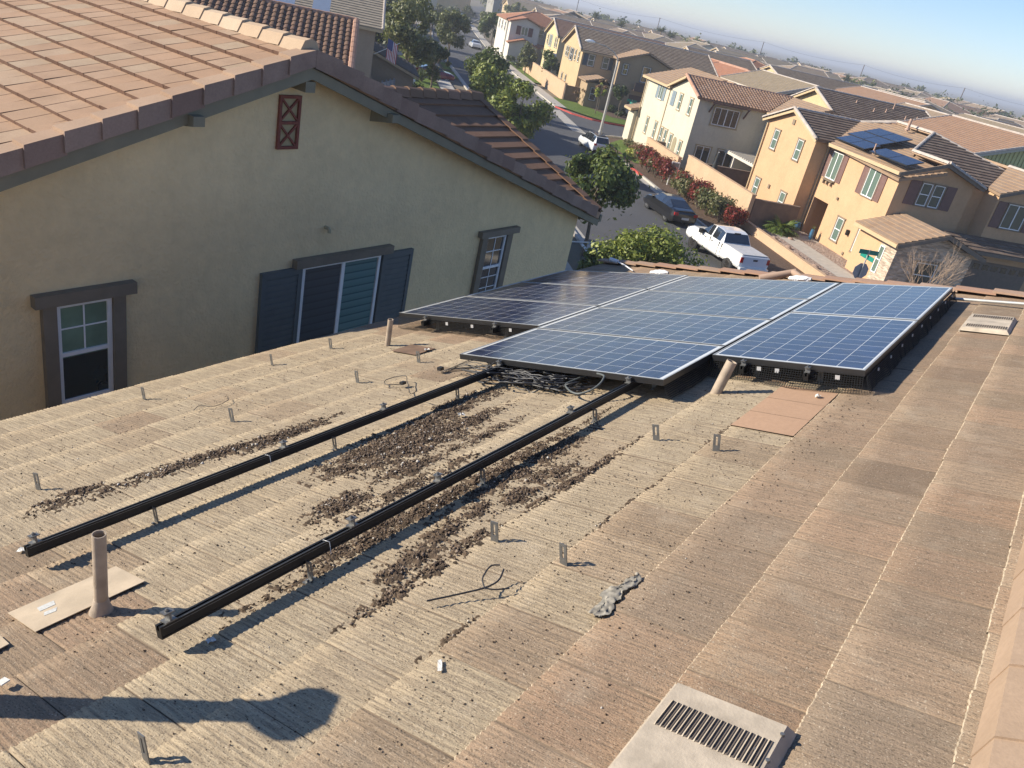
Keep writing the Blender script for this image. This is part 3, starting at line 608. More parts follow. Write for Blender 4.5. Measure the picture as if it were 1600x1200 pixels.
def scrap(s, w_, sz, label, seed, mat=SCR, name='scrap', h=.01, asp=1):
    rs = random.Random(seed); mb = MB(); n = 7; ang = rs.uniform(0, 3); vs = []
    for i in range(n):
        for j in range(n):
            a, b = (i/(n-1)-.5)*sz*asp, (j/(n-1)-.5)*sz; a, b = a*math.cos(ang)-b*math.sin(ang), a*math.sin(ang)+b*math.cos(ang)
            vs.append((s+a, w_+b, .018+h*abs(noise.noise(Vector((i*.6, j*.6, seed*3.3))))))
    mb.mesh(vs, [(i*n+j, i*n+j+1, (i+1)*n+j+1, (i+1)*n+j) for i in range(n-1) for j in range(n-1)], .5, 0, False)
    return roof_obj(mb, name, mat, label, 'scrap')
mb = MB(); mb.slab([(.71, 2.165, .04), (.738, 2.17, .041), (.742, 2.14, .04), (.715, 2.135, .039)], .004); roof_obj(mb, 'plastic_shim', SCR, 'small pale square shim lying by the shadow at the lower left', 'shim')
scrap(1.23, 1.81, .028, 'small torn white scrap on the tiles in front of the right rail end', 2)
scrap(1.19, 3.14, .035, 'small torn white scrap just below the open end of the left rail', 3)
scrap(1.54, 1.06, .014, 'thin white splinter lying alone in the foreground centre', 4, asp=4, h=.003)
scrap(4.84, .86, .035, 'small white crumpled wrapper on the salmon tiles', 5, h=.03)
scrap(4.78, 4.05, .04, 'white scrap between the thin vent pipe and the left panels', 6, h=.03)
scrap(3.53, 2.63, .04, 'white scrap in the dirt near the cable tangle', 7, h=.03)
WBAG = m_paint('white_plastic_bag', (.7, .7, .7), .45, 0, .1, 20)
def bag(s, w_, L, W_, H, label, seed):
    mb = MB(); nu, nv = 14, 10; vs = []
    for i in range(nu+1):
        for j in range(nv):
            t = i/nu; a = 2*math.pi*j/nv; rr_ = math.sin(math.pi*min(1, max(.04, t)))**.4*(1+.35*noise.noise(Vector((i*.5, j*.7, seed))))
            vs.append((s+math.cos(a)*W_/2*rr_, w_+(t-.5)*L, .04+H/2+math.sin(a)*H/2*rr_))
    mb.mesh(vs, [(i*nv+j, i*nv+(j+1) % nv, (i+1)*nv+(j+1) % nv, (i+1)*nv+j) for i in range(nu) for j in range(nv)], .5, 0, False)
    return roof_obj(mb, 'plastic_bag', WBAG, label, 'plastic bag', 'white plastic bags behind the panels')
bag(9.05, 4.0, .26, .10, .07, 'crumpled white plastic bag behind the array near the eave', 1)
bag(9.0, 2.25, .26, .10, .08, 'crumpled white plastic bag behind the array toward the ridge', 2)
TERM = m_paint('terracotta_scrap', (.36, .25, .18), .9)
mb = MB(); mb.tube([(9.05, 2.72, .05), (9.25, 2.37, .12)], [.05, .035], 10); mb.tube([(9.22, 2.39, .12), (9.05, 2.20, .05)], [.035, .04], 10); roof_obj(mb, 'clay_elbow', TERM, 'broken clay coloured ridge piece propped up on the far roof edge beside the white bag', 'ridge piece')
mb = MB(); mb.tube([(9.7, 4.95, .10), (9.62, 4.8, .07), (9.4, 4.55, .03)], [.010, .012, .008], 8, ); mb.tube([(9.7, 5.06, .13), (9.7, 4.94, .10)], [.03, .028], 10); roof_obj(mb, 'scrub_brush', WBAG, 'white tool with a handle lying at the far eave corner behind the left panels', 'brush')

# ------------------------------------------------------------------ dirt and gravel piles on the tiles
BL = [(3.0, 2.60, .36, .15, -.05, 1.45), (3.42, 2.52, .30, .06, 0, 1.1), (3.35, 2.76, .30, .06, 0, 1.2), (2.60, 2.62, .14, .07, 0, .8), (3.3, 2.30, .3, .04, .0, .6), (2.75, 2.33, .18, .06, 0, .9), (2.25, 3.46, .62, .055, -.07, .85), (2.75, 3.36, .22, .06, 0, 1.0), (1.62, 3.60, .12, .05, 0, .9), (1.98, 3.50, .25, .05, 0, .7),
      (2.25, 2.30, .14, .07, 0, 1.0), (2.55, 2.15, .4, .05, 0, .6), (2.55, 1.90, .75, .05, 0, 1.05), (3.05, 1.80, .45, .06, -.0, 1.0), (2.05, 1.93, .4, .05, 0, .8), (2.9, 1.62, .28, .06, 0, .9), (2.45, 1.68, .3, .05, 0, .55), (1.98, 1.62, .13, .055, 0, .9), (2.2, 1.66, .10, .05, 0, .9), (1.95, 1.50, .26, .032, 0, 1.0), (2.25, 1.53, .10, .035, 0, .8), (3.08, 1.49, .42, .026, 0, .75), (3.95, 2.80, .18, .08, 0, .55), (3.75, 2.86, .2, .05, 0, .7), (1.75, 1.52, .08, .03, 0, .9), (1.7, 1.15, .12, .015, 0, .5), (4.0, 1.14, .3, .012, 0, .35), (2.9, 1.14, .5, .012, 0, .3), (3.6, 1.9, .5, .03, 0, .4)]
def dens(s, w_):
    v = 0
    for a, b, ra, rb, k, h in BL:
        ds, dw = s-a, (w_-b)-(s-a)*k; e = (ds/ra)**2+(dw/rb)**2
        if e < 9: v = max(v, h*math.exp(-e*.75))
    return v
def fb(s, w_, f, z=0): return noise.fractal(Vector((s*f, w_*f, z)), .8, 2.0, 5)
def surf(w_):   # height of the tile surface at w
    ph = ((w_-.06)/.3568) % 1.0; return .011*ph+.001
def dirt():
    ds = .011; NS, NW = int(3.6/ds), int(2.9/ds); idx = -np.ones((NS, NW), dtype=int); V = []; H = np.zeros((NS, NW))
    for i in range(NS):
        s = 1.35+i*ds
        for j in range(NW):
            w_ = 1.05+j*ds; d = dens(s, w_)
            H[i, j] = d*(1+1.1*fb(s, w_, 9))-.36-.75*fb(s, w_, 30, 5) if d > .08 else -1
    def vid(i, j):
        if idx[i, j] < 0:
            s, w_ = 1.35+i*ds, 1.05+j*ds; h = max(0, H[i, j]); idx[i, j] = len(V)
            V.append((s, w_, surf(w_)+(-.004 if h <= 0 else .0008+.011*min(h, .9)**.8*(1+.5*noise.noise(Vector((s*75, w_*75, 3))))+.004*noise.noise(Vector((s*160, w_*160, 3))))))
        return idx[i, j]
    Fq = []; Rn = []
    for i in range(NS-1):
        for j in range(NW-1):
            if max(H[i, j], H[i+1, j], H[i, j+1], H[i+1, j+1]) > 0: Fq.append([vid(i, j), vid(i+1, j), vid(i+1, j+1), vid(i, j+1)]); Rn.append(random.random())
    g = G('dry_dirt', .97, 0, .1); c_ = g.ramp(g.noise(28, 5, .7), [(.3, (.045, .034, .024)), (.5, (.11, .08, .055)), (.72, (.20, .14, .09))]); g.col(c_); g.bump(g.noise(130, 4), .8, .008)
    o = np_mesh('dirt_patches', V, Fq, Rn, g.mat, smooth=True); o.rotation_euler = RROT; o.location = ROOT; prop(o, 'brown patches of dry dirt and moss piled between and beside the rails', 'dirt', kind='stuff')
dirt()
def pebbles():
    oct_v = np.array([[1,0,0],[-1,0,0],[0,1,0],[0,-1,0],[0,0,1],[0,0,-1]], dtype=float); oct_f = np.array([[0,2,4],[2,1,4],[1,3,4],[3,0,4],[2,0,5],[1,2,5],[3,1,5],[0,3,5]])
    V = []; Fq = []; Rn = []; n = 0; cnt = 0; tries = 0
    while cnt < 26000 and tries < 560000:
        tries += 1; s, w_ = random.uniform(.9, 5.0), random.uniform(.5, 5.0); d = dens(s, w_); far = random.random() < .02
        q = d*(1+1.1*fb(s, w_, 9))-.05
        if not far and (q < .08 or random.random() > q*1.3): continue
        if far and random.random() > .6: pass
        r = random.uniform(.0018, .0045) if far else random.choice((.0015, .002, .003, .004, .0055, .0075))*random.uniform(.7, 1.25)
        light = random.random() < (.04 if w_ > 2.3 and s < 3.3 else .012)
        if light: r *= 1.15 if w_ > 2.2 else 1
        A = np.array(Matrix.Rotation(random.uniform(0, 6), 3, 'Z') @ Matrix.Rotation(random.uniform(0, 6), 3, 'X')); sc_ = np.array([r*random.uniform(.7, 1.5), r, r*random.uniform(.5, .9)])
        vv = ((oct_v+RNG.normal(0, .16, (6, 3)))*sc_) @ A.T
        z = surf(w_)+r*.35+.012*min(.9, max(0, d*(1+1.1*fb(s, w_, 9))-.42))**.7*(1 if q > .3 else 0)
        V.append(vv+np.array([s, w_, z])); Fq.append(oct_f+n); n += 6; Rn.append(np.full(8, random.uniform(.8, 1) if light else random.uniform(0, .7))); cnt += 1
    g = G('roof_pebbles', .9, 0, .2); g.col(g.ramp(g.rnd(), [(0, (.04, .028, .02)), (.35, (.10, .07, .05)), (.6, (.2, .15, .11)), (.74, (.3, .25, .2)), (.85, (.42, .38, .32)), (1, (.55, .52, .47))]))
    o = np_mesh('gravel_debris', np.concatenate(V), np.concatenate(Fq), np.concatenate(Rn), g.mat); o.rotation_euler = RROT; o.location = ROOT; prop(o, 'brown and pale crumbs of gravel and dried droppings scattered over the roof tiles', 'gravel', kind='stuff')
pebbles()
# ================================================================== yellow stucco neighbour
YST = m_stucco('yellow_stucco', (.86, .67, .385), 24, 1.0, .025, .16)
NT = m_tile('buff_concrete_tile', [(.43, .27, .165), (.46, .295, .185), (.41, .265, .165), (.47, .315, .205), (.44, .335, .225)], mott=.5)
NTD = m_tile('shaded_wing_tile', [(.20, .115, .07), (.25, .145, .09), (.23, .13, .08)], mott=.2)  # wing slope under grazing sun: its shade is put into a darker tile colour
NRK = m_tile('shaded_rake_face', [(.25, .165, .13), (.37, .26, .205), (.30, .215, .17)], mott=.55)  # front faces of the rake tiles, coloured as they look in shade
nb = empty('yellow_stucco_house', (6.4, 8, 0), 'big yellow stucco house next door with salmon tile roof and dark shutters', 'house')
RH, RM, RX, RY0 = 8.90, .326, 6.42, 7.40
def nh(x): return RH-RM*abs(x-RX)
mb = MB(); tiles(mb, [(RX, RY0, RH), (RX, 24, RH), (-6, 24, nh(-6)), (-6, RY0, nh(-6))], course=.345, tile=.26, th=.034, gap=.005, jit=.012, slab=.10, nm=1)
mb.build('roof_tiles', [NT, m_tile('tile_nose_brown', [(.16, .09, .06), (.22, .13, .09), (.12, .07, .05)])], nb)  # noses darker: dirty edges, plus the shadow line under each course put into colour
mb = MB(); tiles(mb, [(RX, RY0, RH), (14, RY0, nh(14)), (9.86, 10.9, nh(9.86)), (9.86, 24, nh(9.86)), (RX, 24, RH)], course=.345, tile=.30, th=.034)
tiles(mb, [(14, 10.9, 7.8), (9.86, 10.9, 7.78), (9.86, 15, 6.2), (14, 15, 6.2)], th=.03)
mb.build('east_roof_tiles', NT, nb)
mb = MB(); tiles(mb, [(14.0, RY0, nh(14)), (14.0, 10.9, 7.80), (9.86, 10.9, 7.80)], course=.345, tile=.30, th=.036)
mb.build('wing_roof_tiles', NTD, nb)
mb = MB(); caps(mb, (RX, RY0+.1, RH+.02), (RX, 24, RH+.02), w_=.30, h=.10, step=.37, lo=.05, over=.028); mb.build('ridge_tiles', m_tile('pale_ridge_tile', [(.52, .38, .25), (.56, .43, .3), (.5, .36, .25)]), nb)
mb = MB(); caps(mb, (9.9, 10.9, 7.84), (14.0, 10.9, 7.84), w_=.26, h=.10, step=.35, over=.03); mb.build('wing_ridge_tiles', m_tile('wing_ridge_tile', [(.22, .14, .09), (.27, .17, .12)]), nb)  # caps coloured dark for the shaded side that faces the camera
def rake(mb, x0, x1, step=.347, drop=.19, y0=RY0, over=.034, top=.17):
    n = int(abs(x1-x0)/step); sg = 1 if x1 > x0 else -1     # from the ridge downward
    for i in range(n):
        xa = x0+sg*i*step; xb = x0+sg*(i+1)*step+sg*.03; r = random.random(); drop = random.uniform(.175, .20); za, zb = nh(xa)+.055, nh(xb)+.055+over; o_ = random.uniform(0, .006)
        ya, yb = y0-.035-o_, y0-.045-over*.5-o_
        v = [(xa, ya, za-drop), (xa, ya, za), (xa, ya+top+.03, za), (xb, yb, zb-drop-.015), (xb, yb, zb), (xb, yb+top+.04, zb)]
        v += [(xa, ya+.02, za-drop), (xb, yb+.02, zb-drop-.015), (xb, yb+.02, zb-.03), (xb, yb+top+.04, zb-.03), (xa, ya+.02, za-.025), (xa, ya+top+.03, za-.025)]
        mb.mesh(v, [(0, 3, 4, 1), (3, 7, 8, 4), (0, 6, 7, 3), (6, 7, 8, 10)], r); mb.mesh(v, [(1, 4, 5, 2), (4, 8, 9, 5), (10, 8, 9, 11), (2, 5, 9, 11)], r, 1)
mb = MB(); rake(mb, RX, -6); rake(mb, RX, 13.98); mb.build('rake_tiles', [NRK, m_tile('sunlit_rake_top', [(.42, .28, .185), (.46, .32, .215)], mott=.4)], nb)  # sunlit tops painted tan, shaded faces mauve
mb = MB()
for i in range(11):   # rake of the wing
    ya = 10.9-i*.345; yb = ya-.37; za = 6.45+(ya-7.4)*.3857+.05; zb = 6.45+(yb-7.4)*.3857+.07; v = []
    if yb < 7.3: continue
    for (y, z) in ((ya, za), (yb, zb)): v += [(13.84, y, z-.02), (14.05, y, z-.02), (14.05, y, z), (13.84, y, z)]
    mb.mesh(v, [(0,3,2,1),(4,5,6,7),(0,1,5,4),(1,2,6,5),(2,3,7,6),(3,0,4,7)], random.random()); v = []
    for (y, z) in ((ya, za), (yb, zb)): v += [(14.02, y, z-.17), (14.05, y, z-.17), (14.05, y, z-.02), (14.02, y, z-.02)]
    mb.mesh(v, [(0,3,2,1),(4,5,6,7),(0,1,5,4),(1,2,6,5),(2,3,7,6),(3,0,4,7)], random.random())
mb.build('wing_rake_tiles', NTD, nb)
mb = MB()
for (xa, xb) in ((-6, RX), (RX, 14.0)):
    za, zb = nh(xa)-.135, nh(xb)-.135
    for (y0_, y1_, d0, d1) in ((7.40, 7.435, 0, .135), (7.435, 7.72, .02, .035)): mb.mesh([(xa, y0_, za-d1), (xb, y0_, zb-d1), (xb, y1_, zb-d1), (xa, y1_, za-d1), (xa, y0_, za-d0), (xb, y0_, zb-d0), (xb, y1_, zb-d0), (xa, y1_, za-d0)], [(0,3,2,1),(4,5,6,7),(0,1,5,4),(1,2,6,5),(2,3,7,6),(3,0,4,7)])
mb.box(13.92, 14.02, 7.436, 15, 6.19, 6.36); mb.box(14.02, 14.10, 7.40, 15, 6.24, 6.38)
mb.build('barge_board', TRIMH, nb)
for k_, xx in enumerate((4.93, 7.75, 12.6)):
    mb = MB(); z = nh(xx)-.27; w_ = .065
    mb.mesh([(xx-w_, 7.30, z-.02), (xx+w_, 7.30, z-.02), (xx+w_, 7.30, z+.08), (xx-w_, 7.30, z+.08), (xx-w_, 7.72, z-.10), (xx+w_, 7.72, z-.10), (xx+w_, 7.72, z+.08), (xx-w_, 7.72, z+.08), ], [(0,3,2,1),(4,5,6,7),(0,1,5,4),(1,2,6,5),(2,3,7,6),(3,0,4,7)])
    if k_ < 2: mb.build('outlooker_beam', TRIMH, nb)
mb = MB(); mb.box(RX-.07, RX+.07, 7.42, 7.75, RH-.42, RH-.30); mb.build('ridge_beam', TRIMH, nb)
mb = MB(); yw_ = 7.70
pr = [(-5.9, 0), (13.68, 0), (13.68, nh(13.68)-.17), (RX, RH-.17), (-5.9, nh(-5.9)-.17)]
mb.slab([(x, yw_, z) for x, z in pr], .25, d=(0, 1, 0)); mb.box(13.43, 13.68, 7.951, 20, 0, 6.2); mb.build('wall', YST, nb)
def fbox(face, pos):
    if face == 'y-': return lambda mb, a0, a1, d0, d1, h0, h1, m=0: mb.box(a0, a1, pos-d1, pos-d0, h0, h1, m=m)
    if face == 'v+': return lambda mb, a0, a1, d0, d1, h0, h1, m=0: mb.box(a0, a1, pos+d0, pos+d1, h0, h1, m=m)
    if face == 'u-': return lambda mb, a0, a1, d0, d1, h0, h1, m=0: mb.box(pos-d1, pos-d0, a0, a1, h0, h1, m=m)
    if face == 'v-': return lambda mb, a0, a1, d0, d1, h0, h1, m=0: mb.box(a0, a1, pos-d1, pos-d0, h0, h1, m=m)
GBLIND = m_glass('glass_with_blinds', (.12, .17, .14), 22, .12); GDARK = m_glass('dark_glass'); GGREEN = m_glass('green_curtain_glass', (.15, .23, .165), 0, .08); GSCREEN = m_glass('insect_screen', (.03, .045, .06), 9, .35); GGRILL = m_glass('shuttered_glass', (.05, .075, .065), 16, .12)
SILLM = TRIM
def win(root, face, pos, a0, a1, h0, h1, xf=XU, trim=None, mull='h', pane=GBLIND, sill=True, tw=.10, bars=False, shut=None, shutm=None, label=None, head=True):
    B = fbox(face, pos); fr = MB(); t = .045
    B(fr, a0, a0+t, 0, .035, h0, h1); B(fr, a1-t, a1, 0, .035, h0, h1); B(fr, a0+t, a1-t, 0, .035, h0, h0+t); B(fr, a0+t, a1-t, 0, .035, h1-t, h1)
    am, hm = (a0+a1)/2, (h0+h1)/2
    if 'h' in mull: B(fr, a0+t, a1-t, 0, .032, hm-.022, hm+.022)
    if 'v' in mull: B(fr, am-.03, am+.03, 0, .0335, h0+t, h1-t)
    if bars:
        B(fr, am-.008, am+.008, .012, .018, (hm+.022) if 'h' in mull else h0+t, h1-t); q = (hm+h1)/2; B(fr, a0+t, am-.008, .012, .018, q-.008, q+.008); B(fr, am+.008, a1-t, .012, .018, q-.008, q+.008)
    f = fr.build('window', WHITE, root, xf)
    p = MB(); B(p, a0+t*.9, a1-t*.9, .001, .010, h0+t*.9, h1-t*.9); p.build('pane', pane, f, xf)
    tr = MB()
    if trim:
        B(tr, a0-tw, a0, 0, .05, h0, h1); B(tr, a1, a1+tw, 0, .05, h0, h1); B(tr, a0-tw*1.3, a1+tw*1.3, 0, .065, h1, h1+tw*.9)
        if sill: B(tr, a0-tw*1.2, a1+tw*1.2, 0, .075, h0-tw*.9, h0)
        tr.build('trim', trim, f, xf)
    if shut:
        for (b0_, b1_) in shut:
            sh = MB(); B(sh, b0_, b1_, .0, .03, h0-.02, h1+.02); sw = .05
            B(sh, b0_, b0_+sw, .03, .045, h0-.02, h1+.02); B(sh, b1_-sw, b1_, .03, .045, h0-.02, h1+.02)
            for z in (h0-.02, h1-.04, (h0+h1)/2-.03): B(sh, b0_+sw, b1_-sw, .03, .045, z, z+.06)
            nl = int((h1-h0)/.07)
            for i in range(nl): z = h0+.04+(h1-h0-.08)*i/nl; B(sh, b0_+sw, b1_-sw, .03, .037, z, z+.028)
            sh.build('shutter', shutm, f, xf)
    return f
# left window
def trims(root, name, boxes, mat):
    mb = MB()
    for b in boxes: mb.box(*b)
    return mb.build(name, mat, root)
f = win(nb, 'y-', 7.70, 3.61, 4.19, 5.09, 6.26, XW, None, 'h', GGREEN, bars=True)
trims(f, 'trim', [(3.39, 4.44, 7.60, 7.699, 6.27, 6.40), (3.47, 3.605, 7.63, 7.699, 5.06, 6.269), (4.195, 4.33, 7.63, 7.699, 5.06, 6.269), (3.38, 4.44, 7.60, 7.699, 4.93, 5.059)], TRIM)
mb = MB(); mb.box(3.66, 4.14, 7.684, 7.689, 5.13, 5.63); mb.build('lower_pane', GDARK, f)
# sliding window with shutters
f = win(nb, 'y-', 7.70, 6.77, 8.21, 3.9, 6.22, XW, None, 'v', GGREEN)
mb = MB(); mb.box(6.82, 7.455, 7.683, 7.689, 3.95, 6.17); mb.build('screen', GSCREEN, f)
mb = MB(); mb.box(7.53, 8.16, 7.685, 7.689, 3.95, 6.17); mb.build('blind_pane', m_glass('blue_green_blinds', (.12, .21, .20), 9, .10), f)
trims(f, 'trim', [(6.61, 8.39, 7.60, 7.699, 6.225, 6.34)], TRIM)
for a, b in ((6.11, 6.75), (8.24, 8.88)):
    mb = MB(); B = fbox('y-', 7.70); B(mb, a, b, 0, .035, 3.9, 6.22); w_ = .065
    B(mb, a, a+w_, .035, .055, 3.9, 6.22); B(mb, b-w_, b, .035, .055, 3.9, 6.22); B(mb, a+w_, b-w_, .035, .055, 6.14, 6.22); B(mb, a+w_, b-w_, .035, .055, 5.02, 5.10)
    for i in range(26): z = 3.95+i*.0845; B(mb, a+w_, b-w_, .035, .044, z, z+.05)
    mb.build('shutter', BLUEGREY, f)
f = win(nb, 'y-', 7.70, 10.73, 11.29, 5.03, 6.20, XW, None, 'h', GDARK, bars=True)
trims(f, 'trim', [(10.50, 11.58, 7.60, 7.699, 6.205, 6.31), (10.58, 10.725, 7.63, 7.699, 4.96, 6.204), (11.295, 11.44, 7.63, 7.699, 4.96, 6.204), (10.50, 11.52, 7.60, 7.699, 4.85, 4.959)], TRIM)
mb = MB()
for z in (5.22, 5.42): mb.box(10.775, 11.245, 7.682, 7.688, z, z+.014)
mb.box(11.0, 11.014, 7.682, 7.688, 5.08, 5.6); mb.build('grille', WHITE, f)
# terracotta gable vent
TERRA = m_paint('terracotta', (.20, .055, .035), .8, 0, .2, 15, .3)
mb = MB(); x0, x1, z0, z1 = 6.21, 6.52, 7.77, 8.39; w_ = .035
fb_ = fbox('y-', 7.70); fb_(mb, x0, x0+w_, 0, .035, z0, z1); fb_(mb, x1-w_, x1, 0, .035, z0, z1)
for z in (z0, (z0+z1)/2-.02, z1-.035): fb_(mb, x0+w_, x1-w_, 0, .035, z, z+.035)
for za, zb in ((z0+.02, (z0+z1)/2-.01), ((z0+z1)/2+.01, z1-.02)):
    mb.bar((x0+.02, 7.685, za), (x1-.02, 7.685, zb), .022, .030, (0, 1, 0)); mb.bar((x0+.02, 7.685, zb), (x1-.02, 7.685, za), .022, .026, (0, 1, 0))
f = mb.build('gable_vent', TERRA, nb); mb = MB(); fb_(mb, x0+.01, x1-.01, 0, .004, z0+.01, z1-.01); mb.build('vent_back', m_stucco('vent_back', (.42, .34, .19)), f)
mb = MB(); mb.tube([(7.11, 7.71, 6.72), (7.11, 7.64, 6.72), (7.115, 7.62, 6.70), (7.115, 7.615, 6.665)], .024, 10); mb.build('elbow_pipe', m_paint('stucco_pipe', (.42, .36, .22), .8), nb)

# ================================================================== street houses
def vplane(mb, pts, **k): tiles(mb, pts, **k)
def fascia(mb, P, Q, h=.18, w_=.05, out=(0, 0, 0)):
    P, Q = Vector(P), Vector(Q); mb.bar(P+Vector((0, 0, -h/2-.02)), Q+Vector((0, 0, -h/2-.02)), w_, h)
def hroot(name, u_, v_, label): 
    P = XU((u_, v_, 0)); return empty(name, P, label, 'house')
OST = m_stucco('apricot_stucco', (.53, .345, .20), 20, .5, .03); OTILE = m_tile('tan_concrete_tile', [(.34, .23, .15), (.38, .27, .18), (.33, .24, .17)]); DTILE = m_tile('shaded_brown_tile', [(.145, .105, .08), (.18, .13, .10), (.22, .17, .13)])  # second tile is darker: shade of slopes turned from the sun, as colour
CAPM = m_tile('grey_ridge_cap', [(.42, .37, .33), (.5, .44, .38), (.36, .31, .27)])
TRIM2 = m_paint('house_trim', (.22, .17, .115), .8, 0, .1, 5); PURP = m_paint('brown_shutter', (.16, .09, .075), .7, 0, .1); FAS = m_paint('beige_fascia', (.48, .36, .21), .7, 0, .08); FASD = m_paint('dark_fascia', (.16, .13, .10), .7)
STONE = None
g = G('ledge_stone', .9); vo = g.n('TexVoronoi'); mp = g.n('Mapping'); mp.inputs['Scale'].default_value = (2.6, 2.6, 9); g.l(g.tc.outputs['Object'], mp.inputs[0]); g.l(mp.outputs[0], vo.inputs[0]); vo.inputs['Scale'].default_value = 1.3
g.col(g.ramp(g.sep(vo.outputs['Color'])[0], [(0, (.30, .24, .18)), (.5, (.46, .37, .28)), (1, (.6, .5, .39))])); g.bump(g.math('MULTIPLY', vo.outputs['Distance'], -1), .9, .06); STONE = g.mat
O = hroot('apricot_house', 44, -32, 'apricot stucco house across the street with dark solar panels on its tan roof')
mb = MB()
# left block, gable to the street
mb.slab([(44.8, -27.1, 0), (51.2, -27.1, 0), (51.2, -27.1, 5.75), (48.0, -27.1, 6.82), (44.8, -27.1, 5.75)], 5.5, d=(0, -1, 0))
# main block with an entry alcove
mb.slab([(37.5, -28.1, 0), (42.8, -28.1, 0), (42.8, -28.1, 5.7), (37.5, -28.1, 5.7)], .3, d=(0, -1, 0)); mb.box(42.801, 44.79, -28.4, -28.1, 2.55, 5.7); mb.box(44.5, 44.79, -28.4, -28.1, 0, 2.549)
mb.box(42.79, 44.8, -29.8, -29.6, 0, 2.9); mb.box(42.6, 42.79, -29.8, -28.401, 0, 2.9); mb.box(42.6, 44.79, -29.6, -28.401, 2.551, 2.8)
mb.slab([(37.5, -28.401, 0), (37.5, -32.6, 0), (37.5, -32.6, 5.7), (37.5, -30.35, 6.42), (37.5, -28.401, 5.7)], .3, d=(1, 0, 0)); mb.box(37.801, 52, -36.5, -32.3, 0, 5.7)
mb.box(38.2, 38.5, -33.6, -32.61, 0, 5.7)
mb.slab([(36.7, -33.6, 0), (36.7, -39.6, 0), (36.7, -39.6, 5.6), (36.7, -36.6, 6.55), (36.7, -33.6, 5.6)], 6, d=(1, 0, 0))
mb.build('wall', OST, O, XU)
mb = MB(); mb.box(42.9, 43.9, -29.6, -29.56, .35, 2.4); f = mb.build('front_door', m_paint('front_door', (.10, .06, .045), .5), O, XU)
mb = MB(); mb.box(43.98, 44.3, -29.6, -29.57, .35, 2.4); mb.build('side_light', GDARK, O, XU)
mb = MB(); m_ = .333
L1 = [(48.0, -26.85, 7.0), (48.0, -31.6, 7.0), (44.45, -28.0, 5.82), (44.45, -26.85, 5.82)]
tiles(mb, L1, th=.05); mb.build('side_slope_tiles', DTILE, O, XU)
mb = MB(); tiles(mb, [(48.0, -26.85, 7.0), (51.55, -26.85, 5.82), (51.55, -33, 5.82), (48.0, -33, 7.0)], th=.04)
tiles(mb, [(48.0, -31.5, 7.0), (44.45, -27.95, 5.82), (44.45, -27.7, 5.75), (37.2, -27.7, 5.75), (37.2, -30.3, 6.616), (40.35, -30.3, 6.616), (43.0, -33.1, 7.55), (46.6, -33.1, 7.55)], th=.035)
tiles(mb, [(37.2, -30.3, 6.616), (37.2, -33.0, 5.72), (37.7, -33.0, 5.72), (40.35, -30.3, 6.616)], th=.035)
tiles(mb, [(36.4, -33.3, 5.72), (36.4, -36.6, 6.82), (40.3, -36.6, 6.82), (37.6, -33.5, 5.78)], th=.035)
tiles(mb, [(43.0, -33.1, 7.55), (46.6, -33.1, 7.55), (48, -38.6, 5.75), (39.2, -36.9, 6.2)], th=.035)
tiles(mb, [(36.4, -36.6, 6.82), (36.4, -39.9, 5.72), (44, -39.9, 5.72), (44, -36.6, 6.82)], th=.035)
mb.build('roof_tiles', OTILE, O, XU)
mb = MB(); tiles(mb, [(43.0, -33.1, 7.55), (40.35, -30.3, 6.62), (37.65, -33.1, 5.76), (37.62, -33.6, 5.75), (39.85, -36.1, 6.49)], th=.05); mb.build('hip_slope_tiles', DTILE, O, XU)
mb = MB()
for P, Q in (((48, -27.0, 7.03), (48, -31.5, 7.03)), ((48, -31.5, 7.02), (46.6, -33.1, 7.57)), ((46.6, -33.1, 7.57), (43, -33.1, 7.57)), ((43, -33.1, 7.57), (40.35, -30.3, 6.64)), ((40.35, -30.3, 6.64), (37.25, -30.3, 6.64)), ((43, -33.1, 7.57), (39.85, -36.2, 6.52)), ((40.3, -36.6, 6.84), (36.4, -36.6, 6.84)), ((48.0, -26.8, 7.05), (44.4, -26.8, 5.86)), ((48.0, -26.8, 7.05), (51.6, -26.8, 5.86)), ((37.2, -30.3, 6.66), (37.2, -33.0, 5.77))): caps(mb, P, Q)
mb.build('ridge_caps', CAPM, O, XU)
mb = MB(); fascia(mb, (44.4, -27.68, 5.78), (37.2, -27.68, 5.78)); fascia(mb, (48, -26.83, 6.98), (44.4, -26.83, 5.80)); fascia(mb, (48, -26.83, 6.98), (51.6, -26.83, 5.80)); mb.build('fascia', FAS, O, XU)
mb = MB(); fascia(mb, (37.18, -27.7, 5.75), (37.18, -30.3, 6.62)); fascia(mb, (37.18, -30.3, 6.62), (37.18, -33.0, 5.75)); fascia(mb, (36.38, -33.3, 5.72), (36.38, -36.6, 6.82)); fascia(mb, (36.38, -36.6, 6.82), (36.38, -39.9, 5.72)); mb.build('dark_fascia', FASD, O, XU)
for c_, h0 in ((49.6, 4.2), (46.4, 4.2), (50.0, .95), (46.3, .95)): win(O, 'v+', -27.1, c_-.32, c_+.32, h0, h0+1.2, trim=TRIM2)
win(O, 'v+', -28.1, 43.05, 44.15, 3.85, 5.4, mull='v', trim=TRIM2, tw=.06, shut=((44.22, 44.70), (42.50, 42.98)), shutm=PURP)
win(O, 'v+', -28.1, 39.1, 40.2, 3.85, 5.4, mull='v', trim=TRIM2, tw=.06, shut=((40.27, 40.78), (38.50, 39.03)), shutm=PURP)
for c_ in (41.0, 38.75): win(O, 'v+', -28.1, c_-.31, c_+.31, .9, 2.2, trim=TRIM2)
win(O, 'u-', 37.5, -30.12, -29.50, 4.25, 5.42, trim=TRIM2, tw=.07, pane=GGRILL); win(O, 'u-', 37.5, -30.88, -30.26, 4.25, 5.42, trim=TRIM2, tw=.07, pane=GGRILL)
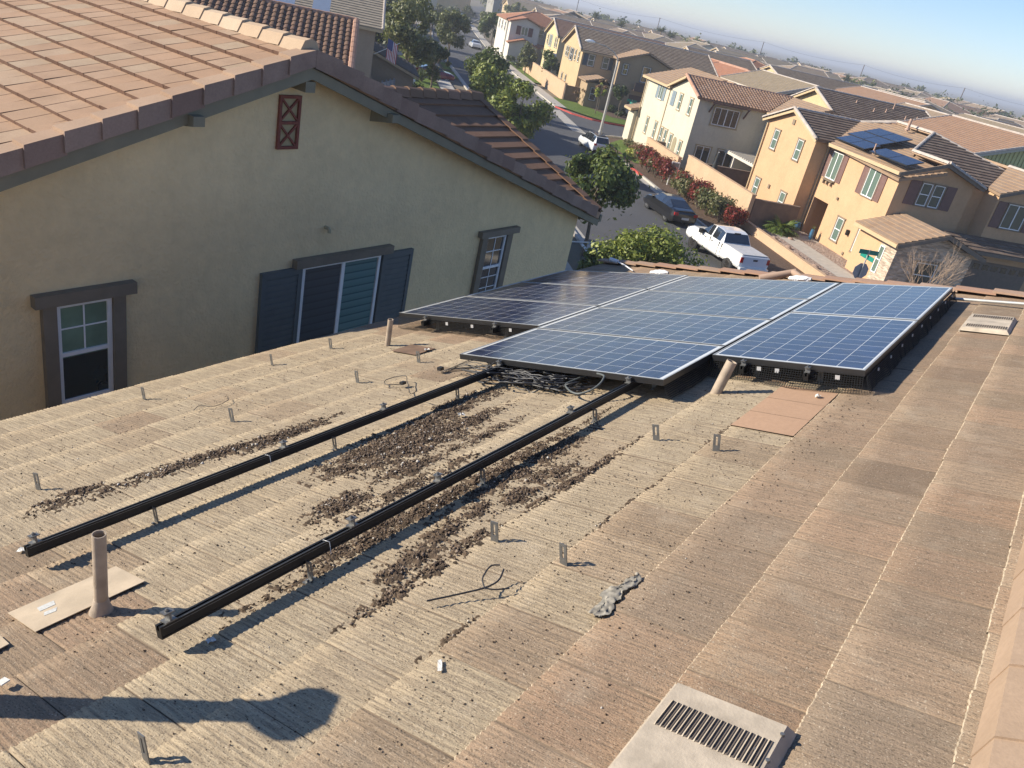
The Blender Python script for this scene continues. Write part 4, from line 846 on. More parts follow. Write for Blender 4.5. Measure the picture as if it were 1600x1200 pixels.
mb = MB(); B = fbox('u-', 37.5); B(mb, -29.40, -28.75, 0, .04, 4.2, 5.47); mb.build('shutter', PURP, O, XU); mb = MB(); B(mb, -31.62, -31.0, 0, .04, 4.2, 5.47); mb.build('shutter', PURP, O, XU)
win(O, 'u-', 38.2, -33.35, -32.8, 4.2, 5.35, trim=TRIM2, tw=.07)
win(O, 'u-', 36.7, -35.7, -34.4, 4.0, 5.3, mull='v', trim=TRIM2, tw=.07, pane=GGRILL); mb = MB(); B = fbox('u-', 36.7); B(mb, -34.28, -33.72, 0, .04, 3.95, 5.35); mb.build('shutter', PURP, O, XU); mb = MB(); B(mb, -36.4, -35.84, 0, .04, 3.95, 5.35); mb.build('shutter', PURP, O, XU)
mb = MB(); B = fbox('v+', -28.1)
for i, a in enumerate((43.15, 43.6, 44.0)): B(mb, a, a+.08, 0, .14, 3.5, 3.74)
B(mb, 43.0, 44.2, 0, .2, 3.74, 3.78); mb.build('window_ledge', TRIM2, O, XU)
mb = MB(); B(mb, 39.82, 39.98, .0, .16, 1.55, 1.85); mb.build('wall_lamp', BLACKM, O, XU); mb = MB(); B(mb, 42.0, 42.12, 0, .1, 3.0, 3.15); mb.build('wall_lamp', TRIM2, O, XU)
mb = MB(); B = fbox('v+', -27.1); B(mb, 47.85, 48.15, 0, .06, 6.05, 6.35); mb.build('gable_vent', TRIM2, O, XU)
# low stone fronted block and garage
mb = MB(); mb.slab([(34.0, -26.9, 0), (34.0, -31.3, 0), (34.0, -31.3, 2.75), (34.0, -29.1, 3.48), (34.0, -26.9, 2.75)], 1.3, d=(1, 0, 0)); mb.build('stone_facing', STONE, O, XU)
mb = MB(); mb.slab([(35.301, -26.92, 0), (35.301, -31.3, 0), (35.301, -31.3, 2.75), (35.301, -29.1, 3.48), (35.301, -26.92, 2.75)], 2.1, d=(1, 0, 0)); mb.box(35.9, 36.69, -42, -31.35, 2.25, 2.75); mb.build('porch_wall', OST, O, XU)
mb = MB(); tiles(mb, [(33.6, -29.1, 3.72), (33.6, -26.5, 2.86), (37.45, -26.5, 2.86), (37.45, -29.1, 3.72)], th=.04); tiles(mb, [(33.6, -29.1, 3.72), (33.6, -31.7, 2.86), (37.45, -31.7, 2.86), (37.45, -29.1, 3.72)], th=.04); mb.build('porch_roof_tiles', OTILE, O, XU)
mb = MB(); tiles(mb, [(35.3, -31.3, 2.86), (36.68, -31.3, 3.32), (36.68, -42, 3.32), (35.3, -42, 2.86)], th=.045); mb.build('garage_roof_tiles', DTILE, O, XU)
mb = MB(); fascia(mb, (33.58, -26.5, 2.84), (33.58, -29.1, 3.70)); fascia(mb, (33.58, -29.1, 3.70), (33.58, -31.7, 2.84)); fascia(mb, (35.28, -31.7, 2.88), (35.28, -42, 2.88)); mb.build('dark_fascia', FASD, O, XU)
mb = MB(); fascia(mb, (33.6, -26.48, 2.86), (37.45, -26.48, 2.86)); mb.build('fascia', FAS, O, XU)
win(O, 'v+', -26.9, 34.85, 35.25, .95, 2.35, trim=None); win(O, 'u-', 34.0, -29.5, -28.3, .8, 2.1, trim=TRIM2, pane=GDARK)
mb = MB(); B = fbox('u-', 36.1); B(mb, -37, -32, 0, .05, 0, 2.24); f = mb.build('garage_door', m_paint('garage_door', (.17, .13, .10), .7), O, XU)
mb = MB()
for i in range(8): B(mb, -36.8+i*.6, -36.4+i*.6, .05, .06, 1.75, 2.05)
mb.build('garage_door_window', GDARK, f, XU)
# rooftop panels of the apricot house
OPAN = m_glass('dark_panel_glass', (.012, .016, .032), 0, .12); 
def frontz(v_): return 5.75+m_*(-27.7-v_)
def far_panel(u0_, u1_, v0_, v1_, label, zf=frontz, first=[None]):
    cu, cv = (u0_+u1_)/2, (v0_+v1_)/2; P = XU((cu, cv, zf(cv))); t = empty('rooftop_solar_panel', P, label, 'solar panel', 'dark panels on the apricot house')
    mb = MB(); mb.slab([(u0_, v0_, zf(v0_)+.16), (u1_, v0_, zf(v0_)+.16), (u1_, v1_, zf(v1_)+.16), (u0_, v1_, zf(v1_)+.16)], .05); mb.build('frame', FRAME, t, XU, P)
    mb = MB(); e = .03; mb.slab([(u0_+e, v0_-e, zf(v0_-e)+.164), (u1_-e, v0_-e, zf(v0_-e)+.164), (u1_-e, v1_+e, zf(v1_+e)+.164), (u0_+e, v1_+e, zf(v1_+e)+.164)], .002); mb.build('glass', OPAN, t, XU, P)
rows = [((45.3, 43.6, 41.9), -30.2, 'top'), ((45.3, 43.6, 41.9), -29.2, 'second'), ((44.8, 43.2, 41.6), -28.2, 'third'), ((41.1, 39.3, 37.6), -28.2, 'low')]
PL = {'top': ['left panel of the topmost row, apricot house roof', 'right panel of the topmost row, apricot house roof'], 'second': ['left panel of the second row down, apricot house roof', 'right panel of the second row down, apricot house roof'], 'third': ['left panel of the third row, above the tall left window of the apricot house', 'right panel of the third row, beside the small roof pipe'], 'low': ['left panel of the separate pair by the gutter, apricot house', 'right panel of the separate pair near the gable corner, apricot house']}
for us, v0_, nm_ in rows:
    for i in range(len(us)-1): far_panel(us[i+1]+.01, us[i]-.01, v0_, v0_-.94, PL[nm_][i])
def stub(u_, v_, h, z, label, r=.06, ln=.5):
    P = XU((u_, v_, z)); t = empty('roof_pipe', P, label, 'vent pipe'); mb = MB(); mb.tube([(u_, v_, z-.1), (u_, v_, z+ln)], r, 10); mb.tube([(u_, v_, z-.02), (u_, v_, z+.1)], [r*2, r*1.1], 10); mb.build('pipe', m_paint('clay_pipe', (.45, .3, .22), .8), t, XU, P)
stub(44.6, -32.5, 0, frontz(-32.5), 'thick clay coloured pipe near the ridge of the apricot house', .085, .62); stub(41.3, -28.6, 0, frontz(-28.6), 'small pipe between the panel rows on the apricot house', .045, .45)
for i, (a, b, l_) in enumerate(((64.6, -41.4, .22), (63.6, -42.6, .3), (64.0, -44.0, .3), (64.9, -45.2, .5), (63.4, -45.6, .3), (63.7, -46.9, .3))): stub(a, b, 0, 7.82-.36*(65.85-a), ['leftmost', 'second', 'third', 'tallest', 'fifth', 'rightmost'][i]+' small pipe on the long dark striped roof behind the apricot house', .05, l_)
for u_, v_, h_, m_s, R__ in ((44.72, -28.0, 5.6, FAS, O), (51.1, -27.02, 5.6, FAS, O)):
    mb = MB(); mb.box(u_-.05, u_+.05, v_-.04, v_+.04, 0, h_); mb.build('downspout', m_s, R__, XU)
mb = MB(); B = fbox('v+', -28.1); B(mb, 39.6, 39.75, 0, .06, .45, .62); mb.build('wall_vent', TRIM2, O, XU); mb = MB(); B = fbox('v+', -27.1); B(mb, 48.2, 48.4, 0, .08, 1.9, 2.15); mb.build('wall_vent', TRIM2, O, XU)
# blue pots
POT = m_paint('blue_glazed_pot', (.06, .16, .28), .25)
def pot(u_, v_, r, h, label):
    P = XU((u_, v_, .36)); t = empty('blue_pot', P, label, 'plant pot'); mb = MB(); mb.tube([(u_, v_, .36+h*k) for k in (0, .25, .6, .9, 1)], [r*.6, r*.95, r, r*.8, r*.9], 14); mb.build('pot', POT, t, XU, P)
    mb = MB()
    for i in range(9): a = i*.7; mb.tube([(u_, v_, .36+h*.95), (u_+.12*math.cos(a), v_+.12*math.sin(a), .36+h+.22)], [.012, .003], 4)
    mb.build('plant', m_leaf('pot_plant', [(.1, .16, .05), (.2, .25, .08)]), t, XU, P)
pot(44.6, -27.75, .24, .48, 'round blue glazed pot beside the entry of the apricot house'); pot(42.55, -27.6, .13, .62, 'slim turquoise pot at the right edge of the entry')

# cream house
CST = m_stucco('cream_stucco', (.55, .51, .40), 20, .5, .03); BTILE = m_tile('brown_barrel_tile', [(.25, .15, .10), (.32, .20, .13), (.29, .20, .15)])
C_ = hroot('cream_house', 62, -29, 'cream stucco corner house with brown barrel tile roof and blue grey shutters')
mb = MB(); mb.slab([(57.5, -24.6, 0), (63.6, -24.6, 0), (63.6, -24.6, 5.65), (60.5, -24.6, 6.68), (57.5, -24.6, 5.65)], 9, d=(0, -1, 0)); mb.box(63.61, 70.0, -34, -24.75, 0, 5.7); mb.box(70.01, 71.6, -28, -24.3, 0, 2.7)
mb.box(54.9, 57.49, -36, -30.2, 0, 5.65); mb.build('wall', CST, C_, XU)
mb = MB(); tiles(mb, [(60.5, -24.3, 6.92), (57.15, -24.3, 5.80), (57.15, -29.95, 5.80), (60.5, -33.3, 6.92)], style='barrel', tile=.26, course=.36); mb.build('barrel_tiles', BTILE, C_, XU)
mb = MB(); tiles(mb, [(60.5, -24.3, 6.92), (63.9, -24.3, 5.8), (63.9, -34, 5.8), (60.5, -34, 6.92)]); tiles(mb, [(63.4, -24.4, 5.72), (70.4, -24.4, 5.72), (70.4, -28.4, 7.05), (62.2, -28.4, 7.05)]); tiles(mb, [(70.4, -28.4, 7.05), (61, -28.4, 7.05), (61, -34, 5.3), (70.4, -34, 5.3)])
tiles(mb, [(54.6, -29.85, 5.75), (57.2, -29.85, 5.75), (60.8, -33.4, 6.95), (54.6, -33.4, 6.95)]); tiles(mb, [(54.6, -33.4, 6.95), (62, -33.4, 6.95), (62, -36.6, 5.8), (54.6, -36.6, 5.8)])
tiles(mb, [(69.8, -23.9, 2.85), (71.9, -23.9, 2.85), (71.9, -25.8, 3.45), (69.8, -25.8, 3.45)]); mb.build('roof_tiles', OTILE, C_, XU)
mb = MB(); RCAP = m_tile('red_rake_cap', [(.42, .24, .16), (.46, .28, .2)]); caps(mb, (60.5, -24.28, 6.97), (57.1, -24.28, 5.84), w_=.26, h=.10); caps(mb, (60.5, -24.3, 6.95), (60.5, -33.3, 6.95)); mb.build('ridge_caps', RCAP, C_, XU)
mb = MB(); fascia(mb, (60.5, -24.28, 6.9), (63.95, -24.28, 5.76)); fascia(mb, (63.4, -24.36, 5.74), (70.4, -24.36, 5.74)); fascia(mb, (54.58, -29.83, 5.77), (57.2, -29.83, 5.77)); fascia(mb, (69.8, -23.88, 2.86), (71.9, -23.88, 2.86)); mb.build('fascia', FAS, C_, XU)
TR3 = m_paint('cream_trim', (.36, .29, .18), .8)
for a in (63.75, 69.8): mb = MB(); mb.tube([(a, -24.6, 0), (a, -24.6, 5.6)], .05, 6); mb.build('downspout', FAS, C_, XU)
win(C_, 'v+', -24.75, 65.6, 66.5, 4.4, 5.55, mull='v', trim=TR3, tw=.05, shut=((66.55, 67.1), (65.0, 65.55)), shutm=m_paint('pale_blue_shutter', (.20, .25, .28), .6))
mb = MB(); B = fbox('v+', -24.6); B(mb, 62.25, 63.05, 0, .045, 4.4, 5.5); B(mb, 62.62, 62.68, .045, .055, 4.4, 5.5); mb.build('shutter', m_paint('pale_blue_shutter', (.2, .25, .28), .6), C_, XU)
for c_ in (61.1, 58.9): win(C_, 'v+', -24.6, c_-.25, c_+.25, 4.35, 5.5, trim=TR3)
for c_, h0, h1 in ((58.7, .9, 2.4), (62.2, 1.2, 2.6), (63.2, 1.2, 2.6), (60.9, 1.2, 2.5)): win(C_, 'v+', -24.6, c_-.24, c_+.24, h0, h1, trim=TR3)
for c_ in (65.2, 67.4): win(C_, 'v+', -24.75, c_-.22, c_+.22, 1.4, 2.7, trim=TR3)
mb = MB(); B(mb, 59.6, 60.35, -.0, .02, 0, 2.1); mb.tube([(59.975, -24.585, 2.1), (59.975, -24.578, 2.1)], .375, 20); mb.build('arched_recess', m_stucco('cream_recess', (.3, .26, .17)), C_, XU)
win(C_, 'u-', 57.5, -27.95, -25.95, 4.15, 5.38, mull='v', trim=TR3, tw=.12, pane=GDARK); mb = MB(); B = fbox('u-', 57.5)
for a in (-27.45, -26.45): B(mb, a-.02, a+.02, .034, .045, 4.2, 5.33)
mb.build('window_bars', WHITE, C_, XU)
mb = MB()
for a in (-28.35, -25.55): mb.bar((57.5, a, 4.95), (56.95, a, 5.62), .09, .09)
mb.bar((57.0, -28.5, 5.66), (57.0, -25.4, 5.66), .1, .1); mb.build('awning_bracket', m_paint('brown_wood', (.13, .07, .05), .7), C_, XU)
win(C_, 'u-', 57.5, -26.55, -25.4, .7, 2.5, mull='v', trim=TR3, pane=GDARK); win(C_, 'u-', 57.5, -28.5, -27.2, .7, 2.5, mull='v', trim=TR3, pane=GDARK)
# tan corner house beyond the side street
def gable_house(name, label, u0_, u1_, v0_, v1_, he, axis, wallm, tilem, over=.35, pitch=.333, capm=CAPM, fas=FAS, style='flat', hip=(False, False), capsz=.22, course=.35, tile=.33, base=0):
    """v0_ is the street side (larger v), u0_ the near side; axis is the ridge direction; hip flags for the two ridge ends"""
    cu, cv = (u0_+u1_)/2, (v0_+v1_)/2; root = hroot(name, cu, cv, label); mb = MB(); o_ = over
    if axis == 'u':
        half = (v0_-v1_)/2; hr = he+half*pitch; E_ = he-o_*pitch
        mb.slab([(u0_, v0_, base), (u0_, v1_, base), (u0_, v1_, he-.12)]+([] if hip[0] else [(u0_, cv, hr-.12)])+[(u0_, v0_, he-.12)], u1_-u0_, d=(1, 0, 0)); mb.build('wall', wallm, root, XU)
        a0 = u0_-o_+(half+o_ if hip[0] else 0); a1 = u1_+o_-(half+o_ if hip[1] else 0); rt = MB()
        tiles(rt, [(u0_-o_, v0_+o_, E_), (u1_+o_, v0_+o_, E_), (a1, cv, hr), (a0, cv, hr)], style, course, tile, .045); tiles(rt, [(a0, cv, hr), (a1, cv, hr), (u1_+o_, v1_-o_, E_), (u0_-o_, v1_-o_, E_)], style, course, tile, .045)
        if hip[0]: tiles(rt, [(a0, cv, hr), (u0_-o_, v0_+o_, E_), (u0_-o_, v1_-o_, E_)], style, course, tile, .045)
        if hip[1]: tiles(rt, [(a1, cv, hr), (u1_+o_, v0_+o_, E_), (u1_+o_, v1_-o_, E_)], style, course, tile, .045)
        rt.build('roof_tiles', tilem, root, XU); c = MB(); caps(c, (a0, cv, hr+.03), (a1, cv, hr+.03), capsz)
        ends = [((u0_-o_, v0_+o_, E_), (a0, cv, hr)), ((u0_-o_, v1_-o_, E_), (a0, cv, hr)), ((u1_+o_, v0_+o_, E_), (a1, cv, hr))]
    else:
        half = (u1_-u0_)/2; hr = he+half*pitch; E_ = he-o_*pitch
        mb.slab([(u0_, v0_, base), (u1_, v0_, base), (u1_, v0_, he-.12)]+([] if hip[0] else [(cu, v0_, hr-.12)])+[(u0_, v0_, he-.12)], v0_-v1_, d=(0, -1, 0)); mb.build('wall', wallm, root, XU)
        a0 = v0_+o_-(half+o_ if hip[0] else 0); a1 = v1_-o_+(half+o_ if hip[1] else 0); rt = MB()
        tiles(rt, [(u0_-o_, v0_+o_, E_), (cu, a0, hr), (cu, a1, hr), (u0_-o_, v1_-o_, E_)], style, course, tile, .045); tiles(rt, [(cu, a0, hr), (u1_+o_, v0_+o_, E_), (u1_+o_, v1_-o_, E_), (cu, a1, hr)], style, course, tile, .045)
        if hip[0]: tiles(rt, [(cu, a0, hr), (u0_-o_, v0_+o_, E_), (u1_+o_, v0_+o_, E_)], style, course, tile, .045)
        if hip[1]: tiles(rt, [(cu, a1, hr), (u0_-o_, v1_-o_, E_), (u1_+o_, v1_-o_, E_)], style, course, tile, .045)
        rt.build('roof_tiles', tilem, root, XU); c = MB(); caps(c, (cu, a0, hr+.03), (cu, a1, hr+.03), capsz)
        ends = [((u0_-o_, v0_+o_, E_), (cu, a0, hr)), ((u1_+o_, v0_+o_, E_), (cu, a0, hr)), ((u0_-o_, v1_-o_, E_), (cu, a1, hr))]
    for P, Q in ends: caps(c, (P[0], P[1], P[2]+.04), (Q[0], Q[1], Q[2]+.04), capsz)
    c.build('ridge_caps', capm, root, XU); fm = MB()
    for P, Q in ends: fascia(fm, (P[0], P[1], P[2]-.03), (Q[0], Q[1], Q[2]-.03))
    fascia(fm, (u0_-o_, v0_+o_, E_-.02), (u1_+o_, v0_+o_, E_-.02)) if axis == 'u' else fascia(fm, (u0_-o_, v0_+o_, E_-.02), (u0_-o_, v1_-o_, E_-.02))
    fm.build('fascia', fas, root, XU); return root
TST = m_stucco('tan_stucco', (.50, .37, .215), 15, .4, .03); GBT = m_tile('grey_brown_tile', [(.22, .17, .125), (.27, .205, .15), (.30, .24, .175)])
T_ = gable_house('tan_corner_house', 'tan stucco corner house with long grey brown roof behind the street lamp', 92.3, 101.4, -24.4, -40.5, 5.75, 'v', TST, GBT, pitch=.42)
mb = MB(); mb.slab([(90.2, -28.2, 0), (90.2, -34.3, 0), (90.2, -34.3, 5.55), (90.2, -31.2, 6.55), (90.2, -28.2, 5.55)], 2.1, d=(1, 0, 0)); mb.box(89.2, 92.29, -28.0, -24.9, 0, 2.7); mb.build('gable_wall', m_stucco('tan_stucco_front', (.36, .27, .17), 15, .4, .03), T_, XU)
mb = MB(); tiles(mb, [(89.8, -31.2, 6.8), (89.8, -27.8, 5.6), (92.2, -27.8, 5.6), (94.2, -31.2, 6.8)]); tiles(mb, [(89.8, -31.2, 6.8), (89.8, -34.7, 5.6), (92.2, -34.7, 5.6), (94.2, -31.2, 6.8)]); tiles(mb, [(88.8, -24.5, 2.8), (88.8, -26.5, 3.4), (92.2, -26.5, 3.4), (92.2, -24.5, 2.8)]); tiles(mb, [(88.8, -26.5, 3.4), (88.8, -28.2, 2.8), (92.2, -28.2, 2.8), (92.2, -26.5, 3.4)]); mb.build('gable_tiles', OTILE, T_, XU)
DB = m_paint('slate_blue_shutter', (.07, .095, .12), .6)
win(T_, 'u-', 92.3, -25.9, -25.2, 4.1, 5.3, trim=TRIM, shut=((-25.1, -24.6),), shutm=DB, pane=GGRILL); win(T_, 'u-', 92.3, -27.6, -26.9, 4.1, 5.3, trim=TRIM, shut=((-28.1, -27.7),), shutm=DB, pane=GGRILL)
win(T_, 'u-', 90.2, -29.3, -28.7, 4.1, 5.2, trim=TRIM, pane=GDARK); win(T_, 'u-', 90.2, -31.9, -31.0, 3.7, 5.3, trim=TRIM, pane=GDARK); win(T_, 'u-', 90.2, -33.9, -33.3, 4.1, 5.2, trim=TRIM, pane=GDARK)
win(T_, 'u-', 89.2, -26.1, -25.4, .9, 2.2, trim=TRIM, pane=GDARK)
mb = MB(); B = fbox('u-', 90.2); B(mb, -32.6, -30.3, 0, .8, 2.7, 2.85); B(mb, -32.6, -30.3, .74, .8, 2.85, 3.6); mb.build('balcony', m_paint('dark_balcony', (.09, .06, .05), .7), T_, XU)
mb = MB(); B(mb, -34, -30.2, 0, .05, 0, 2.2); mb.build('garage_door', m_paint('brown_garage', (.10, .06, .045), .7), T_, XU)
for c_, h0, h1 in ((99.8, 4.2, 5.3), (98.9, 4.2, 5.3), (95.2, 4.2, 5.3), (93.6, 4.2, 5.3), (99.5, 1, 2.3), (97.5, 1, 2.3)): win(T_, 'v+', -24.4, c_-.28, c_+.28, h0, h1, trim=TR3, pane=GGRILL)
win(T_, 'v+', -24.4, 96.7, 97.5, 4.0, 5.3, trim=TR3, shut=((97.55, 98.0), (96.2, 96.65)), shutm=DB, pane=GDARK)
T2_ = gable_house('yellow_gabled_house', 'pale yellow gabled house directly left of the tan corner house', 112.5, 121, -26.2, -42, 5.75, 'v', m_stucco('pale_yellow_stucco', (.56, .46, .26), 15, .4, .03), m_tile('red_brown_tile', [(.24, .15, .11), (.28, .18, .13)]), pitch=.42)
win(T2_, 'v+', -26.2, 117.2, 118.2, 3.9, 5.4, trim=TR3, mull='v', shut=((118.25, 118.7), (116.7, 117.15)), shutm=m_paint('grey_shutter', (.3, .32, .3), .6))
for c_, h0, h1 in ((119.6, 4.1, 5.3), (114.6, 4.1, 5.3), (113.5, 4.1, 5.3), (119, 1, 2.3), (116.5, 1, 2.3), (114.2, 1, 2.3)): win(T2_, 'v+', -26.2, c_-.25, c_+.25, h0, h1, trim=TR3, pane=GGRILL)
WST = m_stucco('white_stucco', (.60, .57, .50), 15, .4, .03); REDT = m_tile('red_clay_tile', [(.36, .17, .10), (.42, .21, .125), (.34, .18, .12)]); WBRN = m_paint('brown_red_shutter', (.14, .06, .05), .7)
WTR = m_paint('white_house_trim', (.5, .46, .4), .8)
W_ = gable_house('white_house', 'white stucco house with red tile roof and brown shutters beyond the corner house', 133.5, 143, -22.4, -33, 5.75, 'v', WST, REDT, capm=RCAP, hip=(True, True))
mb = MB(); mb.slab([(131.3, -22.6, 0), (131.3, -27.2, 0), (131.3, -27.2, 5.5), (131.3, -24.9, 6.25), (131.3, -22.6, 5.5)], 2.2, d=(1, 0, 0)); mb.slab([(131.8, -28.8, 0), (131.8, -32.8, 0), (131.8, -32.8, 5.5), (131.8, -30.8, 6.15), (131.8, -28.8, 5.5)], 1.7, d=(1, 0, 0)); mb.slab([(129.6, -22.6, 0), (129.6, -27.0, 0), (129.6, -27, 2.6), (129.6, -24.8, 3.3), (129.6, -22.6, 2.6)], 1.69, d=(1, 0, 0)); mb.build('front_gables', WST, W_, XU)
mb = MB()
for (uu_, uz, c_, hf, hp, e) in ((130.9, 136, -24.9, 2.6, 6.45, 5.6), (131.4, 136, -30.8, 2.35, 6.35, 5.6), (129.2, 131.3, -24.8, 2.5, 3.5, 2.65)):
    tiles(mb, [(uu_, c_, hp), (uu_, c_+hf, e), (uz, c_+hf, e), (uz, c_, hp)]); tiles(mb, [(uu_, c_, hp), (uu_, c_-hf, e), (uz, c_-hf, e), (uz, c_, hp)])
tiles(mb, [(130.6, -27.0, 2.7), (130.6, -33, 2.7), (131.79, -33, 3.1), (131.79, -27.0, 3.1)])
mb.build('gable_tiles', REDT, W_, XU)
win(W_, 'u-', 131.3, -25.4, -24.4, 3.9, 5.1, trim=WTR, mull='v', shut=((-24.3, -23.6), (-26.2, -25.5)), shutm=WBRN, pane=GBLIND); win(W_, 'u-', 131.8, -31.3, -30.3, 3.9, 5.1, trim=WTR, mull='v', shut=((-30.2, -29.5), (-32.1, -31.4)), shutm=WBRN, pane=GBLIND); win(W_, 'u-', 133.5, -28.4, -27.6, 3.9, 5.1, trim=WTR)
for c_ in (135, 138, 141): win(W_, 'v+', -22.4, c_-.4, c_+.4, 3.9, 5.2, trim=WTR, pane=GGRILL)
# houses further up the street and the roofs behind
g1 = 'roofs of the neighbourhood'
def simple(name, label, *a, wins=(), **k):
    r = gable_house(name, label, *a, **k); r['group'] = 'distant neighbourhood houses'
    for (face, pos, a0, a1, h0, h1) in wins: win(r, face, pos, a0, a1, h0, h1, trim=TR3, pane=GDARK, mull='v')
    return r
BST = m_stucco('beige_stucco', (.46, .38, .27), 12, .4, .03); YST2 = m_stucco('yellow_stucco_far', (.54, .42, .24), 12, .4, .03); BLST = m_paint('slate_siding', (.06, .075, .085), .8); GST = m_stucco('grey_stucco', (.3, .29, .26), 12, .4, .03)
CLAY = m_tile('faded_clay_tile', [(.29, .18, .12), (.33, .21, .14), (.28, .19, .135)]); SANDT = m_tile('sand_tile', [(.30, .225, .155), (.34, .26, .185), (.28, .22, .16)]); OLVT = m_tile('olive_grey_tile', [(.26, .21, .145), (.31, .25, .175)])
simple('gabled_house', 'yellow gabled house with long dark striped roof right behind the apricot house', 61.5, 70.2, -38.4, -48.6, 6.25, 'v', YST2, DTILE, pitch=.36, over=.4)
simple('slate_sided_house', 'house with olive sand roof and dark slate gable wall behind the cream house', 79.5, 92, -41.5, -50.5, 6.0, 'u', BLST, OLVT, wins=(('u-', 79.5, -45.6, -42.6, 4.2, 5.2),), fas=m_paint('pale_fascia', (.5, .45, .38), .7))
simple('brown_roofed_house', 'house with plain brown roof and small sunlit yellow gable seen beyond the slate sided one', 112, 124, -60, -78, 6.0, 'v', YST2, GBT, pitch=.28)
simple('gabled_house', 'far brown roofed house with a tiny white trimmed gable left of the bigger brown roof', 116, 128, -48, -58, 5.6, 'v', BST, GBT)
simple('clay_roofed_house', 'house with broad faded clay roof just behind the green sided house', 58.5, 70, -48.5, -60.5, 5.7, 'u', BST, CLAY, pitch=.30)
simple('sand_roofed_house', 'house with sand coloured roof above the broad clay roof', 72, 87, -56, -68, 5.6, 'u', BST, SANDT, pitch=.32)
simple('olive_roofed_house', 'low house with olive grey roof near the right picture edge, far back', 80, 100, -74, -87, 5.5, 'u', BST, OLVT, pitch=.3)
simple('clay_roofed_house', 'far red roofed house between the two power poles at right', 98, 114, -66, -80, 5.7, 'u', BST, CLAY, pitch=.28)
simple('red_tiled_house', 'red tiled house right behind the cream house chimney pipe', 93, 108, -42.5, -52.5, 5.2, 'u', BST, REDT, hip=(True, False), capm=RCAP)
simple('red_tiled_house', 'red tiled hipped house between the tan corner house and the power pole', 101, 118, -36.5+-6, -54, 5.0, 'u', BST, REDT, hip=(False, False), capm=RCAP)
simple('red_tiled_house', 'farther red tiled house right below the middle power pole', 126, 142, -58, -70, 5.6, 'u', BST, REDT, hip=(True, True), capm=RCAP)
gs = simple('green_sided_house', 'house with lime green board and batten gable wall at the right picture edge', 50.0, 60, -41.6, -53.5, 6.35, 'u', m_paint('green_siding', (.62, .60, .27), .8, 0, .06), CLAY, pitch=.30, over=.5, fas=m_paint('cream_fascia', (.55, .5, .4), .7))
mb = MB()
for i in range(36): v_ = -41.8-i*.32; hh_ = 6.15+min(-41.6-v_, v_+53.5)*.30; mb.box(49.96, 49.999, v_-.02, v_+.02, 0, hh_)
mb.build('battens', m_paint('green_batten', (.42, .41, .18), .8), gs, XU)
OGT = m_tile('light_striped_tile', [(.33, .28, .21), (.38, .32, .24), (.30, .25, .19)])
nn_ = gable_house('beige_house', 'beige house with pale striped tile roof at the top, left of the flag', 60, 72, 12, -1.2, 5.9, 'v', m_stucco('brown_beige_stucco', (.33, .26, .19), 15, .4, .03), OGT, pitch=.42, over=.45)
gar = MB(); gar.slab([(66.0, 3, 0), (66.0, -4.6, 0), (66.0, -4.6, 2.3), (66.0, -1.0, 3.6), (66.0, 3, 2.3)], 7, d=(1, 0, 0)); gar.build('garage_wall', m_stucco('brown_beige_stucco', (.33, .26, .19)), nn_, XU)
gar = MB(); tiles(gar, [(65.6, -1.0, 3.85), (65.6, -5.0, 2.45), (73.4, -5.0, 2.45), (73.4, -1.0, 3.85)], th=.045); gar.build('garage_tiles', m_tile('charcoal_tile', [(.07, .065, .06), (.10, .09, .085)]), nn_, XU)
gar = MB(); fascia(gar, (65.58, -1, 3.83), (65.58, -5, 2.43)); gar.build('fascia', FAS, nn_, XU)
sp_ = gable_house('barrel_tiled_house', 'house with dark brown barrel tile roof just behind the yellow house, top left', 30.6, 39, 14, .55, 5.95, 'v', m_stucco('beige_side_stucco', (.36, .28, .19), 15, .4, .03), m_tile('dark_barrel_tile', [(.15, .09, .06), (.22, .135, .09), (.18, .11, .08)]), style='barrel', tile=.25, pitch=.40, over=.45, capm=RCAP, capsz=.28)
for i, (a, b, lb) in enumerate(((2.6, 3.5, 'left pale glinting panel strip on the barrel tiled roof at the top edge'), (1.2, 1.9, 'right pale glinting panel strip on the barrel tiled roof at the top edge'))):
    mb = MB(); z = 7.85; mb.slab([(36.2, a, z-.35), (36.2, b, z-.35), (37.6, b, z+.18), (37.6, a, z+.18)], .06); o = mb.build('panel_strip', m_paint('pale_panel', (.30, .35, .42), .25, .3, .05), None, XU, org=XU((36.9, (a+b)/2, 7.7))); prop(o, lb, 'solar panel')
# filler houses beyond
rs = random.Random(12); fills = []
k_ = 0
for gu_ in range(0, 9):
    for gv_ in range(0, 8):
        u_ = 118+gu_*24+rs.uniform(-4, 4); v_ = -52-gv_*24+rs.uniform(-4, 4)
        if u_ < 150 and v_ > -90: continue
        ax = rs.choice('uv'); a, b = (rs.uniform(12, 17), rs.uniform(10, 13)) if ax == 'u' else (rs.uniform(10, 13), rs.uniform(12, 17))
        fills.append((u_, v_, a, b, ax))
for gu_ in range(7):
    fills.append((158+gu_*22, -34-gu_*6-rs.uniform(0, 2), 12, 12, 'v')); fills.append((166+gu_*22, 4-gu_*5.5, 12, 13, 'v'))
for gu_ in range(4): fills.append((96+gu_*17, 4.5, 12, 12, 'v'))
def where(az, D):
    a = 'left of all skyline poles' if az > 36 else 'around the far left pole' if az > 30 else 'under the tall palms' if az > 25.5 else 'left of the middle pole' if az > 20.5 else 'right of the middle pole' if az > 17 else 'left of the second pole from right' if az > 14.2 else 'right of the second pole from right' if az > 11 else 'left of the rightmost pole' if az > 8.3 else 'right of the rightmost pole'
    return a+(', nearer' if D < 170 else ', mid distance' if D < 230 else ', farther' if D < 290 else ', farthest')
ang = lambda u_, v_: math.degrees(math.atan2(*XU((u_, v_, 0))[1::-1]))
